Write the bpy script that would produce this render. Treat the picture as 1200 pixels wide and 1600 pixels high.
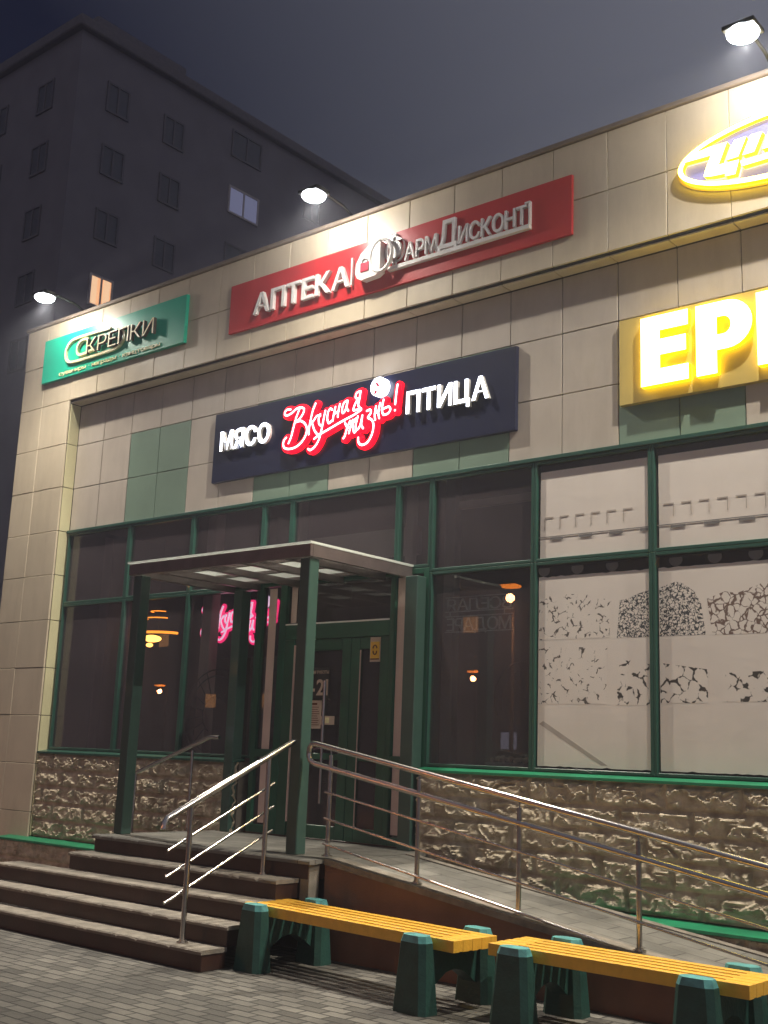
import bpy, bmesh, math, random
import numpy as np
from mathutils import Vector, Matrix, noise
random.seed(7)
rnd = random.random
for o in list(bpy.data.objects): bpy.data.objects.remove(o)
scene = bpy.context.scene
col = scene.collection

# ------------------------------------------------------------------ camera
CAM = Vector((0, 0, 1.6))
cd = bpy.data.cameras.new('camera'); cam = bpy.data.objects.new('camera', cd); col.objects.link(cam)
cr = Vector((0.76948756, 0.63758195, 0.0371234)); cu = Vector((0.10336402, -0.18168743, 0.97790877)); cf = Vector((-0.63024184, 0.74865141, 0.20570925))
cam.matrix_world = Matrix(((cr.x, cu.x, -cf.x, CAM.x), (cr.y, cu.y, -cf.y, CAM.y), (cr.z, cu.z, -cf.z, CAM.z), (0, 0, 0, 1)))
cd.sensor_fit = 'HORIZONTAL'; cd.sensor_width = 36; cd.lens = 36 * 1794.47 / 1200
cd.clip_start = 0.05; cd.clip_end = 2000
scene.camera = cam
scene.render.resolution_x = 768; scene.render.resolution_y = 1024

# ------------------------------------------------------------------ night sky, exposure
scene.view_settings.view_transform = 'Standard'; scene.view_settings.look = 'None'
scene.view_settings.gamma = 1; scene.view_settings.exposure = 0.0
w = bpy.data.worlds.new('World'); scene.world = w; w.use_nodes = True
nt = w.node_tree; bg = nt.nodes['Background']
tc = nt.nodes.new('ShaderNodeTexCoord'); sp = nt.nodes.new('ShaderNodeSeparateXYZ'); nt.links.new(tc.outputs['Generated'], sp.inputs[0])
# town glow low down; floodlight glare painted into the sky towards the right
rx_ = nt.nodes.new('ShaderNodeMapRange'); rx_.inputs[1].default_value = -.72; rx_.inputs[2].default_value = -.30; nt.links.new(sp.outputs['X'], rx_.inputs[0])
rp = nt.nodes.new('ShaderNodeValToRGB'); nt.links.new(rx_.outputs[0], rp.inputs[0])
rp.color_ramp.elements[0].position = 0.0; rp.color_ramp.elements[0].color = (0.006, 0.009, 0.032, 1)
rp.color_ramp.elements[1].position = 1.0; rp.color_ramp.elements[1].color = (0.26, 0.27, 0.34, 1)
rz_ = nt.nodes.new('ShaderNodeValToRGB'); nt.links.new(sp.outputs['Z'], rz_.inputs[0])
rz_.color_ramp.elements[0].position = 0.0; rz_.color_ramp.elements[0].color = (0.11, 0.065, 0.06, 1)
rz_.color_ramp.elements[1].position = 0.45; rz_.color_ramp.elements[1].color = (0, 0, 0, 1)
ad = nt.nodes.new('ShaderNodeMixRGB'); ad.blend_type = 'ADD'; ad.inputs[0].default_value = 1
nt.links.new(rp.outputs[0], ad.inputs[1]); nt.links.new(rz_.outputs[0], ad.inputs[2])
nt.links.new(ad.outputs[0], bg.inputs[0]); bg.inputs[1].default_value = 0.55

# ------------------------------------------------------------------ materials
def nodes(name):
    m = bpy.data.materials.new(name); m.use_nodes = True
    return m, m.node_tree, m.node_tree.nodes['Principled BSDF']
def mat(name, c, rough=0.6, metal=0.0, var=0.12, scale=6.0, bump=0.0, bscale=60.0, spec=0.5, coat=0.0, dirt=0.0):
    m, t, b = nodes(name)
    g = t.nodes.new('ShaderNodeNewGeometry')
    n = t.nodes.new('ShaderNodeTexNoise'); n.inputs['Scale'].default_value = scale; n.inputs['Detail'].default_value = 5
    t.links.new(g.outputs['Position'], n.inputs['Vector'])
    r = t.nodes.new('ShaderNodeValToRGB')
    r.color_ramp.elements[0].position = 0.3; r.color_ramp.elements[1].position = 0.7
    r.color_ramp.elements[0].color = (c[0]*(1-var), c[1]*(1-var), c[2]*(1-var), 1)
    r.color_ramp.elements[1].color = (min(1, c[0]*(1+var)), min(1, c[1]*(1+var)), min(1, c[2]*(1+var)), 1)
    t.links.new(n.outputs['Fac'], r.inputs[0])
    out = r.outputs[0]
    if dirt > 0:
        n3 = t.nodes.new('ShaderNodeTexNoise'); n3.inputs['Scale'].default_value = 1.7; n3.inputs['Detail'].default_value = 8; n3.inputs['Roughness'].default_value = .7
        mp = t.nodes.new('ShaderNodeMapping'); mp.inputs['Scale'].default_value = (2.2, 2.2, .45)
        t.links.new(g.outputs['Position'], mp.inputs[0]); t.links.new(mp.outputs[0], n3.inputs['Vector'])
        r3 = t.nodes.new('ShaderNodeMapRange'); r3.inputs[1].default_value = .45; r3.inputs[2].default_value = .75; r3.inputs[3].default_value = 0; r3.inputs[4].default_value = dirt
        t.links.new(n3.outputs['Fac'], r3.inputs[0])
        mx = t.nodes.new('ShaderNodeMixRGB'); mx.inputs[2].default_value = (c[0]*.45, c[1]*.42, c[2]*.38, 1)
        t.links.new(r3.outputs[0], mx.inputs[0]); t.links.new(out, mx.inputs[1]); out = mx.outputs[0]
    t.links.new(out, b.inputs['Base Color'])
    b.inputs['Roughness'].default_value = rough; b.inputs['Metallic'].default_value = metal
    b.inputs['Specular IOR Level'].default_value = spec; b.inputs['Coat Weight'].default_value = coat
    if bump > 0:
        n2 = t.nodes.new('ShaderNodeTexNoise'); n2.inputs['Scale'].default_value = bscale; n2.inputs['Detail'].default_value = 6
        t.links.new(g.outputs['Position'], n2.inputs['Vector'])
        bp = t.nodes.new('ShaderNodeBump'); bp.inputs['Strength'].default_value = bump; bp.inputs['Distance'].default_value = 0.01
        t.links.new(n2.outputs['Fac'], bp.inputs['Height']); t.links.new(bp.outputs[0], b.inputs['Normal'])
    return m
def emis(name, c, s):
    m, t, b = nodes(name)
    b.inputs['Base Color'].default_value = (*[x*.6 for x in c], 1); b.inputs['Roughness'].default_value = .4
    b.inputs['Emission Color'].default_value = (*c, 1); b.inputs['Emission Strength'].default_value = s
    return m
def paving(name, c1, c2, mortar, bw, bh, off=0.5, squash=1, msize=0.012, rough=0.75, bump=0.6, rot=0.0, stain=.5):
    m, t, b = nodes(name)
    g = t.nodes.new('ShaderNodeNewGeometry'); mp = t.nodes.new('ShaderNodeMapping'); mp.inputs['Rotation'].default_value = (0, 0, rot)
    t.links.new(g.outputs['Position'], mp.inputs[0])
    br = t.nodes.new('ShaderNodeTexBrick'); br.offset = off; br.squash = squash
    br.inputs['Scale'].default_value = 1; br.inputs['Brick Width'].default_value = bw; br.inputs['Row Height'].default_value = bh
    br.inputs['Mortar Size'].default_value = msize; br.inputs['Mortar Smooth'].default_value = .4; br.inputs['Bias'].default_value = 0
    br.inputs['Color1'].default_value = (*c1, 1); br.inputs['Color2'].default_value = (*c2, 1); br.inputs['Mortar'].default_value = (*mortar, 1)
    t.links.new(mp.outputs[0], br.inputs['Vector'])
    n = t.nodes.new('ShaderNodeTexNoise'); n.inputs['Scale'].default_value = 1.6; n.inputs['Detail'].default_value = 8; n.inputs['Roughness'].default_value = .65
    t.links.new(g.outputs['Position'], n.inputs['Vector'])
    r = t.nodes.new('ShaderNodeMapRange'); r.inputs[1].default_value = .35; r.inputs[2].default_value = .7; r.inputs[3].default_value = 1 - stain; r.inputs[4].default_value = 1 + stain * .4
    t.links.new(n.outputs['Fac'], r.inputs[0])
    mx = t.nodes.new('ShaderNodeMixRGB'); mx.blend_type = 'MULTIPLY'; mx.inputs[0].default_value = 1
    t.links.new(br.outputs['Color'], mx.inputs[1]); t.links.new(r.outputs[0], mx.inputs[2]); t.links.new(mx.outputs[0], b.inputs['Base Color'])
    n2 = t.nodes.new('ShaderNodeTexNoise'); n2.inputs['Scale'].default_value = 45; n2.inputs['Detail'].default_value = 5
    t.links.new(g.outputs['Position'], n2.inputs['Vector'])
    ma = t.nodes.new('ShaderNodeMath'); ma.operation = 'MULTIPLY_ADD'; ma.inputs[1].default_value = .35
    iv = t.nodes.new('ShaderNodeMath'); iv.operation = 'SUBTRACT'; iv.inputs[0].default_value = 1; t.links.new(br.outputs['Fac'], iv.inputs[1])
    t.links.new(n2.outputs['Fac'], ma.inputs[0]); t.links.new(iv.outputs[0], ma.inputs[2])
    bp = t.nodes.new('ShaderNodeBump'); bp.inputs['Strength'].default_value = bump; bp.inputs['Distance'].default_value = .012
    t.links.new(ma.outputs[0], bp.inputs['Height']); t.links.new(bp.outputs[0], b.inputs['Normal'])
    rr = t.nodes.new('ShaderNodeMapRange'); rr.inputs[3].default_value = rough - .22; rr.inputs[4].default_value = rough + .1
    t.links.new(n.outputs['Fac'], rr.inputs[0]); t.links.new(rr.outputs[0], b.inputs['Roughness'])
    return m
def glass_mat(name, tint=(.75, .8, .8), ior=1.55, rough=0.0, dust=.10):
    m = bpy.data.materials.new(name); m.use_nodes = True; t = m.node_tree; t.nodes.clear()
    o = t.nodes.new('ShaderNodeOutputMaterial'); mx = t.nodes.new('ShaderNodeMixShader')
    tr = t.nodes.new('ShaderNodeBsdfTransparent'); tr.inputs[0].default_value = (*tint, 1)
    gl = t.nodes.new('ShaderNodeBsdfGlossy'); gl.inputs['Roughness'].default_value = rough; gl.inputs['Color'].default_value = (1, 1, 1, 1)
    f = t.nodes.new('ShaderNodeFresnel'); g = t.nodes.new('ShaderNodeNewGeometry')
    mi = t.nodes.new('ShaderNodeMapRange'); mi.inputs[3].default_value = ior; mi.inputs[4].default_value = 1/ior
    t.links.new(g.outputs['Backfacing'], mi.inputs[0]); t.links.new(mi.outputs[0], f.inputs[0])
    t.links.new(f.outputs[0], mx.inputs[0]); t.links.new(tr.outputs[0], mx.inputs[1]); t.links.new(gl.outputs[0], mx.inputs[2])
    du = t.nodes.new('ShaderNodeBsdfDiffuse'); du.inputs[0].default_value = (.42, .33, .36, 1); m2 = t.nodes.new('ShaderNodeMixShader')
    n = t.nodes.new('ShaderNodeTexNoise'); n.inputs['Scale'].default_value = 1.3; n.inputs['Detail'].default_value = 7; t.links.new(g.outputs['Position'], n.inputs['Vector'])
    r = t.nodes.new('ShaderNodeMapRange'); r.inputs[3].default_value = dust*.4; r.inputs[4].default_value = dust*1.6; t.links.new(n.outputs['Fac'], r.inputs[0])
    t.links.new(r.outputs[0], m2.inputs[0]); t.links.new(mx.outputs[0], m2.inputs[1]); t.links.new(du.outputs[0], m2.inputs[2]); t.links.new(m2.outputs[0], o.inputs[0])
    return m
M = {}
M['cream'] = mat('cream_cladding', (.56, .48, .36), .42, 0, .05, 3, .05, 30, dirt=.28)
M['beige'] = mat('beige_cladding', (.50, .44, .38), .42, 0, .05, 3, .05, 30, dirt=.28)
M['coping'] = mat('coping_metal', (.20, .16, .13), .5)
M['jamb'] = mat('jamb_cladding', (.58, .54, .33), .5, 0, .04, 3, .05, 30, dirt=.1)
M['sage'] = mat('sage_cladding', (.19, .27, .21), .42, 0, .05, 3, .05, 30, dirt=.1)
M['joint'] = mat('joint_backing', (.10, .085, .07), .9)
M['green'] = mat('green_frame', (.020, .075, .055), .35, 0, .08, 10, .05, 50, coat=.2)
M['ledge'] = mat('green_ledge', (.014, .20, .095), .4, 0, .2, 4, .15, 20, dirt=.4)
M['door'] = mat('door_green', (.012, .085, .05), .4, 0, .1, 6, .05, 40)
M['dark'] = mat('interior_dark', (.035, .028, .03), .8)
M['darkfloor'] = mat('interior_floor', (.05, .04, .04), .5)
M['glass'] = glass_mat('window_glass', (.62, .66, .66), 1.5)
M['glass2'] = glass_mat('clear_glass', (.85, .9, .88), 1.45)
M['pink'] = mat('pink_plaster', (.55, .40, .36), .8, 0, .08, 4)
M['pinkstrip'] = mat('pink_beige_strip', (.70, .54, .48), .6, 0, .06, 4, dirt=.2)
M['column'] = mat('column_plaster', (.30, .26, .25), .85, 0, .25, 3, .3, 12)
M['steel'] = mat('stainless_steel', (.55, .52, .50), .22, 1.0, .08, 20)
M['post'] = mat('canopy_post_paint', (.035, .075, .062), .35, 0, .1, 8, coat=.2)
M['fascia'] = mat('canopy_fascia_metal', (.20, .16, .16), .3, .6, .15, 5)
def translucent(name, c, k=.5):
    m = bpy.data.materials.new(name); m.use_nodes = True; t = m.node_tree; t.nodes.clear()
    o = t.nodes.new('ShaderNodeOutputMaterial'); mx = t.nodes.new('ShaderNodeMixShader'); mx.inputs[0].default_value = k
    a = t.nodes.new('ShaderNodeBsdfPrincipled'); a.inputs['Base Color'].default_value = (*c, 1); a.inputs['Roughness'].default_value = .3
    b = t.nodes.new('ShaderNodeBsdfTranslucent'); b.inputs[0].default_value = (*c, 1)
    t.links.new(a.outputs[0], mx.inputs[1]); t.links.new(b.outputs[0], mx.inputs[2]); t.links.new(mx.outputs[0], o.inputs[0]); return m
M['poly'] = translucent('polycarbonate_sheet', (.62, .64, .62), .55)
M['polylight'] = glass_mat('clear_roof_sheet', (.7, .7, .68), 1.4)
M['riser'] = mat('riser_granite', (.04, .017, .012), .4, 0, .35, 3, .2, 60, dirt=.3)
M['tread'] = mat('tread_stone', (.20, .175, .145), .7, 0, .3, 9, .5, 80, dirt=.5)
M['rampside'] = mat('ramp_side_granite', (.17, .075, .05), .4, 0, .25, 2, .2, 60, dirt=.3)
M['teal'] = mat('teal_board', (.01, .44, .28), .4, 0, .05, 4)
M['yellowcream'] = mat('cream_lettering', (.85, .80, .48), .45, 0, .05, 4)
M['redboard'] = mat('red_board', (.50, .025, .03), .35, 0, .05, 4)
M['white'] = mat('white_lettering', (.78, .76, .74), .4, 0, .04, 4)
M['silver'] = mat('grey_lettering', (.78, .76, .75), .4, 0, .04, 4)
M['red'] = mat('red_detail', (.6, .02, .06), .4)
M['navy'] = mat('navy_board', (.014, .017, .05), .3, 0, .05, 4)
M['tan'] = mat('tan_board', (.55, .42, .13), .4, 0, .08, 3)
M['blueface'] = emis('blue_sign_face', (.20, .22, .75), .55)
M['e_white'] = emis('lit_white_letters', (.80, .86, 1.0), 7.0)
M['e_cold'] = emis('lit_cold_letters', (.90, .90, 1.0), 3.0)
M['e_red'] = emis('lit_red_backing', (1.0, .0, .014), 2.6)
M['e_yellow'] = emis('lit_yellow_return', (1.0, .68, .0), 6.0)
M['e_ywhite'] = emis('lit_warm_white_face', (1.0, .80, .10), 24.0)
M['bench_y'] = mat('yellow_bench_paint', (.80, .44, .05), .38, 0, .08, 14, .2, 60, coat=.3, dirt=.12)
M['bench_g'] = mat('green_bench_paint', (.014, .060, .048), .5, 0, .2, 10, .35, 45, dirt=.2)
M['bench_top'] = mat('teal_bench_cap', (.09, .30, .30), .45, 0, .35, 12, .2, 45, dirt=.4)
M['tower'] = mat('tower_brick', (.22, .20, .22), .9, 0, .1, .8)
M['towertrim'] = mat('tower_trim', (.17, .15, .16), .9)
M['paper'] = mat('white_window_film', (.74, .67, .61), .6, 0, .03, 2, .5, 2.5, dirt=.08)
M['paperdark'] = mat('grey_film_print', (.16, .15, .15), .7)
M['tape'] = mat('old_tape', (.42, .36, .32), .7)
M['ground'] = paving('paver_ground', (.060, .055, .048), (.175, .165, .145), (.022, .02, .018), .21, .105, .5, 1, .009, .72, .9, 0, .5)
M['landing'] = paving('landing_paving', (.145, .14, .125), (.21, .20, .175), (.06, .055, .05), .40, .20, .5, 1, .006, .7, .45, 0, .45)
M['black'] = mat('black_metal', (.02, .02, .02), .5)
M['yellow'] = mat('yellow_sticker', (.75, .42, .03), .5)
M['brown'] = mat('brown_print', (.12, .03, .01), .6)
M['notice'] = mat('paper_notice', (.55, .42, .33), .7)
def voronoi_print(name, scale, thr, base, dark, nk=.45, lo=.42, hi=.62):
    base = (.74, .67, .61)
    m, t, b = nodes(name)
    g = t.nodes.new('ShaderNodeNewGeometry')
    n = t.nodes.new('ShaderNodeTexNoise'); n.inputs['Scale'].default_value = scale * .8; t.links.new(g.outputs['Position'], n.inputs['Vector'])
    mxv = t.nodes.new('ShaderNodeMixRGB'); mxv.inputs[0].default_value = .06; t.links.new(g.outputs['Position'], mxv.inputs[1]); t.links.new(n.outputs['Color'], mxv.inputs[2])
    v = t.nodes.new('ShaderNodeTexVoronoi'); v.feature = 'DISTANCE_TO_EDGE'; v.inputs['Scale'].default_value = scale
    t.links.new(mxv.outputs[0], v.inputs['Vector'])
    n2 = t.nodes.new('ShaderNodeTexNoise'); n2.inputs['Scale'].default_value = scale * nk; n2.inputs['Detail'].default_value = 2; t.links.new(g.outputs['Position'], n2.inputs['Vector'])
    mr = t.nodes.new('ShaderNodeMapRange'); mr.inputs[1].default_value = lo; mr.inputs[2].default_value = hi; mr.inputs[3].default_value = -.02; mr.inputs[4].default_value = thr
    t.links.new(n2.outputs['Fac'], mr.inputs[0])
    sb = t.nodes.new('ShaderNodeMath'); sb.operation = 'SUBTRACT'; t.links.new(mr.outputs[0], sb.inputs[0]); t.links.new(v.outputs['Distance'], sb.inputs[1])
    ml = t.nodes.new('ShaderNodeMath'); ml.operation = 'MULTIPLY'; ml.inputs[1].default_value = 18; ml.use_clamp = True; t.links.new(sb.outputs[0], ml.inputs[0])
    mx = t.nodes.new('ShaderNodeMixRGB'); mx.inputs[1].default_value = (*base, 1); mx.inputs[2].default_value = (*dark, 1)
    t.links.new(ml.outputs[0], mx.inputs[0]); t.links.new(mx.outputs[0], b.inputs['Base Color']); b.inputs['Roughness'].default_value = .7
    return m
M['print_bean'] = voronoi_print('bean_print', 38, .30, 0, (.05, .05, .055), 1.1, .25, .75)
M['print_egg'] = voronoi_print('egg_print', 17, .12, 0, (.16, .10, .08), .8, .25, .55)
M['print_veg'] = voronoi_print('vegetable_print', 12, .20, 0, (.05, .04, .035), .95, .44, .66)
M['print_leaf'] = voronoi_print('leaf_print', 15, .15, 0, (.10, .08, .07), 1.2, .46, .70)

# ------------------------------------------------------------------ mesh helpers
class MB:
    def __init__(s): s.v = []; s.f = []; s.mi = []
    def add(s, vs, fs, mi=0):
        b = len(s.v); s.v += [tuple(p) for p in vs]; s.f += [tuple(i + b for i in f) for f in fs]; s.mi += [mi] * len(fs); return s
    def box(s, x0, x1, y0, y1, z0, z1, mi=0):
        return s.add([(x0,y0,z0),(x1,y0,z0),(x1,y1,z0),(x0,y1,z0),(x0,y0,z1),(x1,y0,z1),(x1,y1,z1),(x0,y1,z1)],
                     [(0,3,2,1),(4,5,6,7),(0,1,5,4),(1,2,6,5),(2,3,7,6),(3,0,4,7)], mi)
    def cbox(s, x0, x1, y0, y1, z0, z1, c=.004, mi=0):
        # box with chamfered edges
        vs = []
        for X, sx in ((x0, 1), (x1, -1)):
            for Y, sy in ((y0, 1), (y1, -1)):
                for Z, sz in ((z0, 1), (z1, -1)):
                    vs += [(X, Y+sy*c, Z+sz*c), (X+sx*c, Y, Z+sz*c), (X+sx*c, Y+sy*c, Z)]
        bm = bmesh.new(); bv = [bm.verts.new(v) for v in vs]
        r = bmesh.ops.convex_hull(bm, input=bv); bmesh.ops.recalc_face_normals(bm, faces=bm.faces[:])
        bmesh.ops.dissolve_limit(bm, angle_limit=.01, verts=bm.verts[:], edges=bm.edges[:])
        bm.verts.index_update()
        s.add([v.co[:] for v in bm.verts], [[v.index for v in f.verts] for f in bm.faces], mi); bm.free(); return s
    def hull(s, vs, mi=0):
        bm = bmesh.new(); bv = [bm.verts.new(v) for v in vs]
        r = bmesh.ops.convex_hull(bm, input=bv)
        bmesh.ops.recalc_face_normals(bm, faces=bm.faces[:])
        bmesh.ops.dissolve_limit(bm, angle_limit=.01, verts=bm.verts[:], edges=bm.edges[:])
        bm.verts.index_update()
        s.add([v.co[:] for v in bm.verts], [[v.index for v in f.verts] for f in bm.faces], mi); bm.free(); return s
    def cyl(s, a, b, r, n=14, r2=None, mi=0):
        a = Vector(a); b = Vector(b); d = (b - a).normalized(); r2 = r if r2 is None else r2
        u = d.orthogonal().normalized(); v = d.cross(u)
        vs = [a + (u*math.cos(2*math.pi*i/n) + v*math.sin(2*math.pi*i/n))*r for i in range(n)] + [b + (u*math.cos(2*math.pi*i/n) + v*math.sin(2*math.pi*i/n))*r2 for i in range(n)]
        fs = [(i, (i+1) % n, n+(i+1) % n, n+i) for i in range(n)] + [tuple(range(n))[::-1], tuple(range(n, 2*n))]
        return s.add(vs, fs, mi)
    def tube(s, pts, r, n=12, mi=0, closed=False):
        pts = [Vector(p) for p in pts]; N = len(pts); rings = []
        t0 = (pts[1]-pts[0]).normalized(); u = t0.orthogonal().normalized()
        for i, p in enumerate(pts):
            if closed: t = (pts[(i+1) % N]-pts[i-1]).normalized()
            else: t = (pts[min(i+1, N-1)]-pts[max(i-1, 0)]).normalized()
            u = (u - t*u.dot(t)).normalized(); v = t.cross(u)
            rings.append([p + (u*math.cos(2*math.pi*k/n)+v*math.sin(2*math.pi*k/n))*r for k in range(n)])
        vs = [q for R_ in rings for q in R_]; fs = []
        for i in range(N if closed else N-1):
            j = (i+1) % N
            for k in range(n): fs.append((i*n+k, i*n+(k+1) % n, j*n+(k+1) % n, j*n+k))
        if not closed: fs += [tuple(range(n))[::-1], tuple(range((N-1)*n, N*n))]
        return s.add(vs, fs, mi)
    def prism(s, poly, y0, y1, mi=0, mis=None):
        # poly = CCW list of (x,z) seen from -Y, extruded from y0 (front) to y1 (back)
        n = len(poly); vs = [(x, y0, z) for x, z in poly] + [(x, y1, z) for x, z in poly]
        s.add(vs, [tuple(range(n)), tuple(range(2*n-1, n-1, -1))], mi)
        b = len(s.v) - 2*n; fs = [((i+1) % n+b, i+b, n+i+b, n+(i+1) % n+b) for i in range(n)]
        s.f += fs; s.mi += [mi if mis is None else mis]*n; return s
    def build(s, name, mats, parent=None, smooth=False, recalc=False):
        me = bpy.data.meshes.new(name); me.from_pydata(s.v, [], s.f); me.update()
        if not isinstance(mats, (list, tuple)): mats = [mats]
        for m in mats: me.materials.append(m)
        for p, i in zip(me.polygons, s.mi): p.material_index = min(i, len(mats)-1)
        if recalc:
            bm = bmesh.new(); bm.from_mesh(me); bmesh.ops.recalc_face_normals(bm, faces=bm.faces[:]); bm.to_mesh(me); bm.free()
        if smooth:
            for p in me.polygons: p.use_smooth = True
            try: me.set_sharp_from_angle(angle=math.radians(40))
            except Exception: pass
        o = bpy.data.objects.new(name, me); col.objects.link(o)
        if parent is not None:
            o.parent = parent; o.matrix_parent_inverse = Matrix.Translation(parent.location).inverted() if not parent.get('_rot') else Matrix()
        return o
def thing(name, label, cat, loc=(0, 0, 0), group=None):
    o = bpy.data.objects.new(name, None); col.objects.link(o); o.location = loc; o.empty_display_size = .1
    o['label'] = label; o['category'] = cat
    if group: o['group'] = group
    return o
def tag(o, label, cat, group=None):
    o['label'] = label; o['category'] = cat
    if group: o['group'] = group
    return o
def struct(o, kind='structure'): o['kind'] = kind; return o
def copy_tree(o, parent=None):
    c = o.copy(); col.objects.link(c)
    if parent is not None: c.parent = parent
    for ch in o.children: copy_tree(ch, c)
    return c

# text glyphs as real meshes in the XZ plane facing -Y
_gc = {}
def glyph(ch, bold, shear):
    k = (ch, bold, shear)
    if k in _gc: return _gc[k]
    cu_ = bpy.data.curves.new('g', 'FONT'); cu_.body = ch; cu_.size = 1; cu_.offset = bold; cu_.extrude = .5; cu_.resolution_u = 4; cu_.shear = shear
    o = bpy.data.objects.new('g', cu_); col.objects.link(o); dg = bpy.context.evaluated_depsgraph_get()
    me = bpy.data.meshes.new_from_object(o.evaluated_get(dg)); vs = [tuple(v.co) for v in me.vertices]; fs = [tuple(p.vertices) for p in me.polygons]
    nz = [p.normal.z for p in me.polygons]
    bpy.data.objects.remove(o); bpy.data.curves.remove(cu_); bpy.data.meshes.remove(me)
    _gc[k] = (vs, fs, nz); return _gc[k]
def capheight(bold): return max(v[1] for v in glyph('П', bold, 0)[0]), min(v[1] for v in glyph('П', bold, 0)[0])
def word(parent, text, x0, x1, z0, z1, yf, yb, mats, bold=.02, shear=0, gap=.06, scales=None, skew=0, name='letter', merge=False, mirror=False):
    """letters side by side filling x0..x1, capital height z0..z1, front yf, back yb; mats=[face, return]"""
    hi, lo = capheight(bold); gs = []; x = 0
    for i, ch in enumerate(text):
        if ch == ' ': x += .35; continue
        sc = scales[i] if scales else 1
        vs, fs, nz = glyph(ch, bold, shear)
        mn = min(v[0] for v in vs); mxx = max(v[0] for v in vs)
        base = -lo
        gs.append((x, sc, mn, vs, fs, nz)); x += (mxx-mn)*sc + gap
    W_ = x - gap; kx = (x1-x0)/W_; kz = (z1-z0)/(hi-lo); big = MB(); outs = []
    for gx, sc, mn, vs, fs, nz in gs:
        mb = big if merge else MB()
        pv = []
        for vx, vy, vz in vs:
            X = x0 + (gx + (vx-mn)*sc)*kx; Z = z0 + (vy-lo)*sc*kz
            if mirror: X = x0 + x1 - X
            pv.append((X + (Z-z0)*skew, yf if vz > 0 else yb, Z))
        b0 = len(mb.v); mb.v += pv
        for f, n_ in zip(fs, nz):
            f = tuple(i+b0 for i in f); mb.f.append(f if not mirror else f[::-1]); mb.mi.append(0 if abs(n_) > .5 else 1)
        if not merge: outs.append(mb.build(name, mats, parent))
    if merge: outs.append(big.build(name, mats, parent))
    return outs

# flat plates that follow strokes (signed-distance marching squares), a real thickness
def plate(strokes, rad, res, yf, yb, name, mats, parent, bumps=()):
    P = [p for s_ in strokes for p in s_]; xs = [p[0] for p in P]; zs = [p[1] for p in P]
    pad = rad + 2*res
    for bx, bz, br in bumps: xs += [bx-br, bx+br]; zs += [bz-br, bz+br]
    gx = np.arange(min(xs)-pad, max(xs)+pad, res); gz = np.arange(min(zs)-pad, max(zs)+pad, res)
    X, Z = np.meshgrid(gx, gz, indexing='ij'); D = np.full(X.shape, 9.)
    for s_ in strokes:
        for (ax, az), (bx, bz) in zip(s_[:-1], s_[1:]):
            L = (bx-ax)**2+(bz-az)**2 + 1e-12
            t = np.clip(((X-ax)*(bx-ax)+(Z-az)*(bz-az))/L, 0, 1)
            D = np.minimum(D, np.hypot(X-ax-t*(bx-ax), Z-az-t*(bz-az))-rad)
    for bx, bz, br in bumps: D = np.minimum(D, np.hypot(X-bx, Z-bz)-br)
    mb = MB(); idx = {}; edges = {}
    def vid(p):
        k = (round(p[0], 5), round(p[1], 5))
        if k not in idx: idx[k] = len(mb.v); mb.v.append((p[0], yf, p[1]))
        return idx[k]
    nx, nz_ = D.shape
    inside = D < 0
    for i in range(nx-1):
        for j in range(nz_-1):
            c = (inside[i, j], inside[i+1, j], inside[i+1, j+1], inside[i, j+1])
            if not any(c): continue
            cs = [(i, j), (i+1, j), (i+1, j+1), (i, j+1)]; poly = []; edgepts = []
            for k in range(4):
                a = cs[k]; b_ = cs[(k+1) % 4]; da = D[a]; db = D[b_]
                if da < 0: poly.append((gx[a[0]], gz[a[1]]))
                if (da < 0) != (db < 0):
                    t = min(.98, max(.02, da/(da-db))); poly.append((gx[a[0]]+t*(gx[b_[0]]-gx[a[0]]), gz[a[1]]+t*(gz[b_[1]]-gz[a[1]])))
            ids = []
            for p in poly:
                q = vid(p)
                if not ids or ids[-1] != q: ids.append(q)
            if ids and ids[0] == ids[-1]: ids.pop()
            if len(ids) >= 3: mb.f.append(tuple(ids)); mb.mi.append(0)
    for f in mb.f:
        for a, b_ in zip(f, f[1:]+f[:1]): edges[(a, b_)] = 1
    n = len(mb.v); mb.v += [(x, yb, z) for x, y, z in mb.v]
    for (a, b_) in [e for e in edges if (e[1], e[0]) not in edges]:
        mb.f.append((b_, a, a+n, b_+n)); mb.mi.append(1)
    return mb.build(name, mats, parent)
def smooth_pts(pts, n=4):
    out = []
    P = [pts[0]] + list(pts) + [pts[-1]]
    for i in range(1, len(P)-2):
        p0, p1, p2, p3 = P[i-1], P[i], P[i+1], P[i+2]
        for k in range(n):
            t = k/n
            out.append(tuple(.5*((2*p1[a])+(-p0[a]+p2[a])*t+(2*p0[a]-5*p1[a]+4*p2[a]-p3[a])*t*t+(-p0[a]+3*p1[a]-3*p2[a]+p3[a])*t**3) for a in range(len(p1))))
    out.append(tuple(pts[-1])); return out

# ================================================================== ground
mb = MB(); mb.add([(-400, -300, 0), (300, -300, 0), (300, 400, 0), (-400, 400, 0)], [(0, 1, 2, 3)])
struct(mb.build('ground', M['ground']))

# ================================================================== shop building
W, F = 8.60, 8.42
XL, XJ, XR = -13.70, -12.57, 1.62
building = thing('shop_building', 'shopping pavilion with cream cladding, green glazing and rough stone base', 'building', (-6, 8.6, 0))
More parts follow.
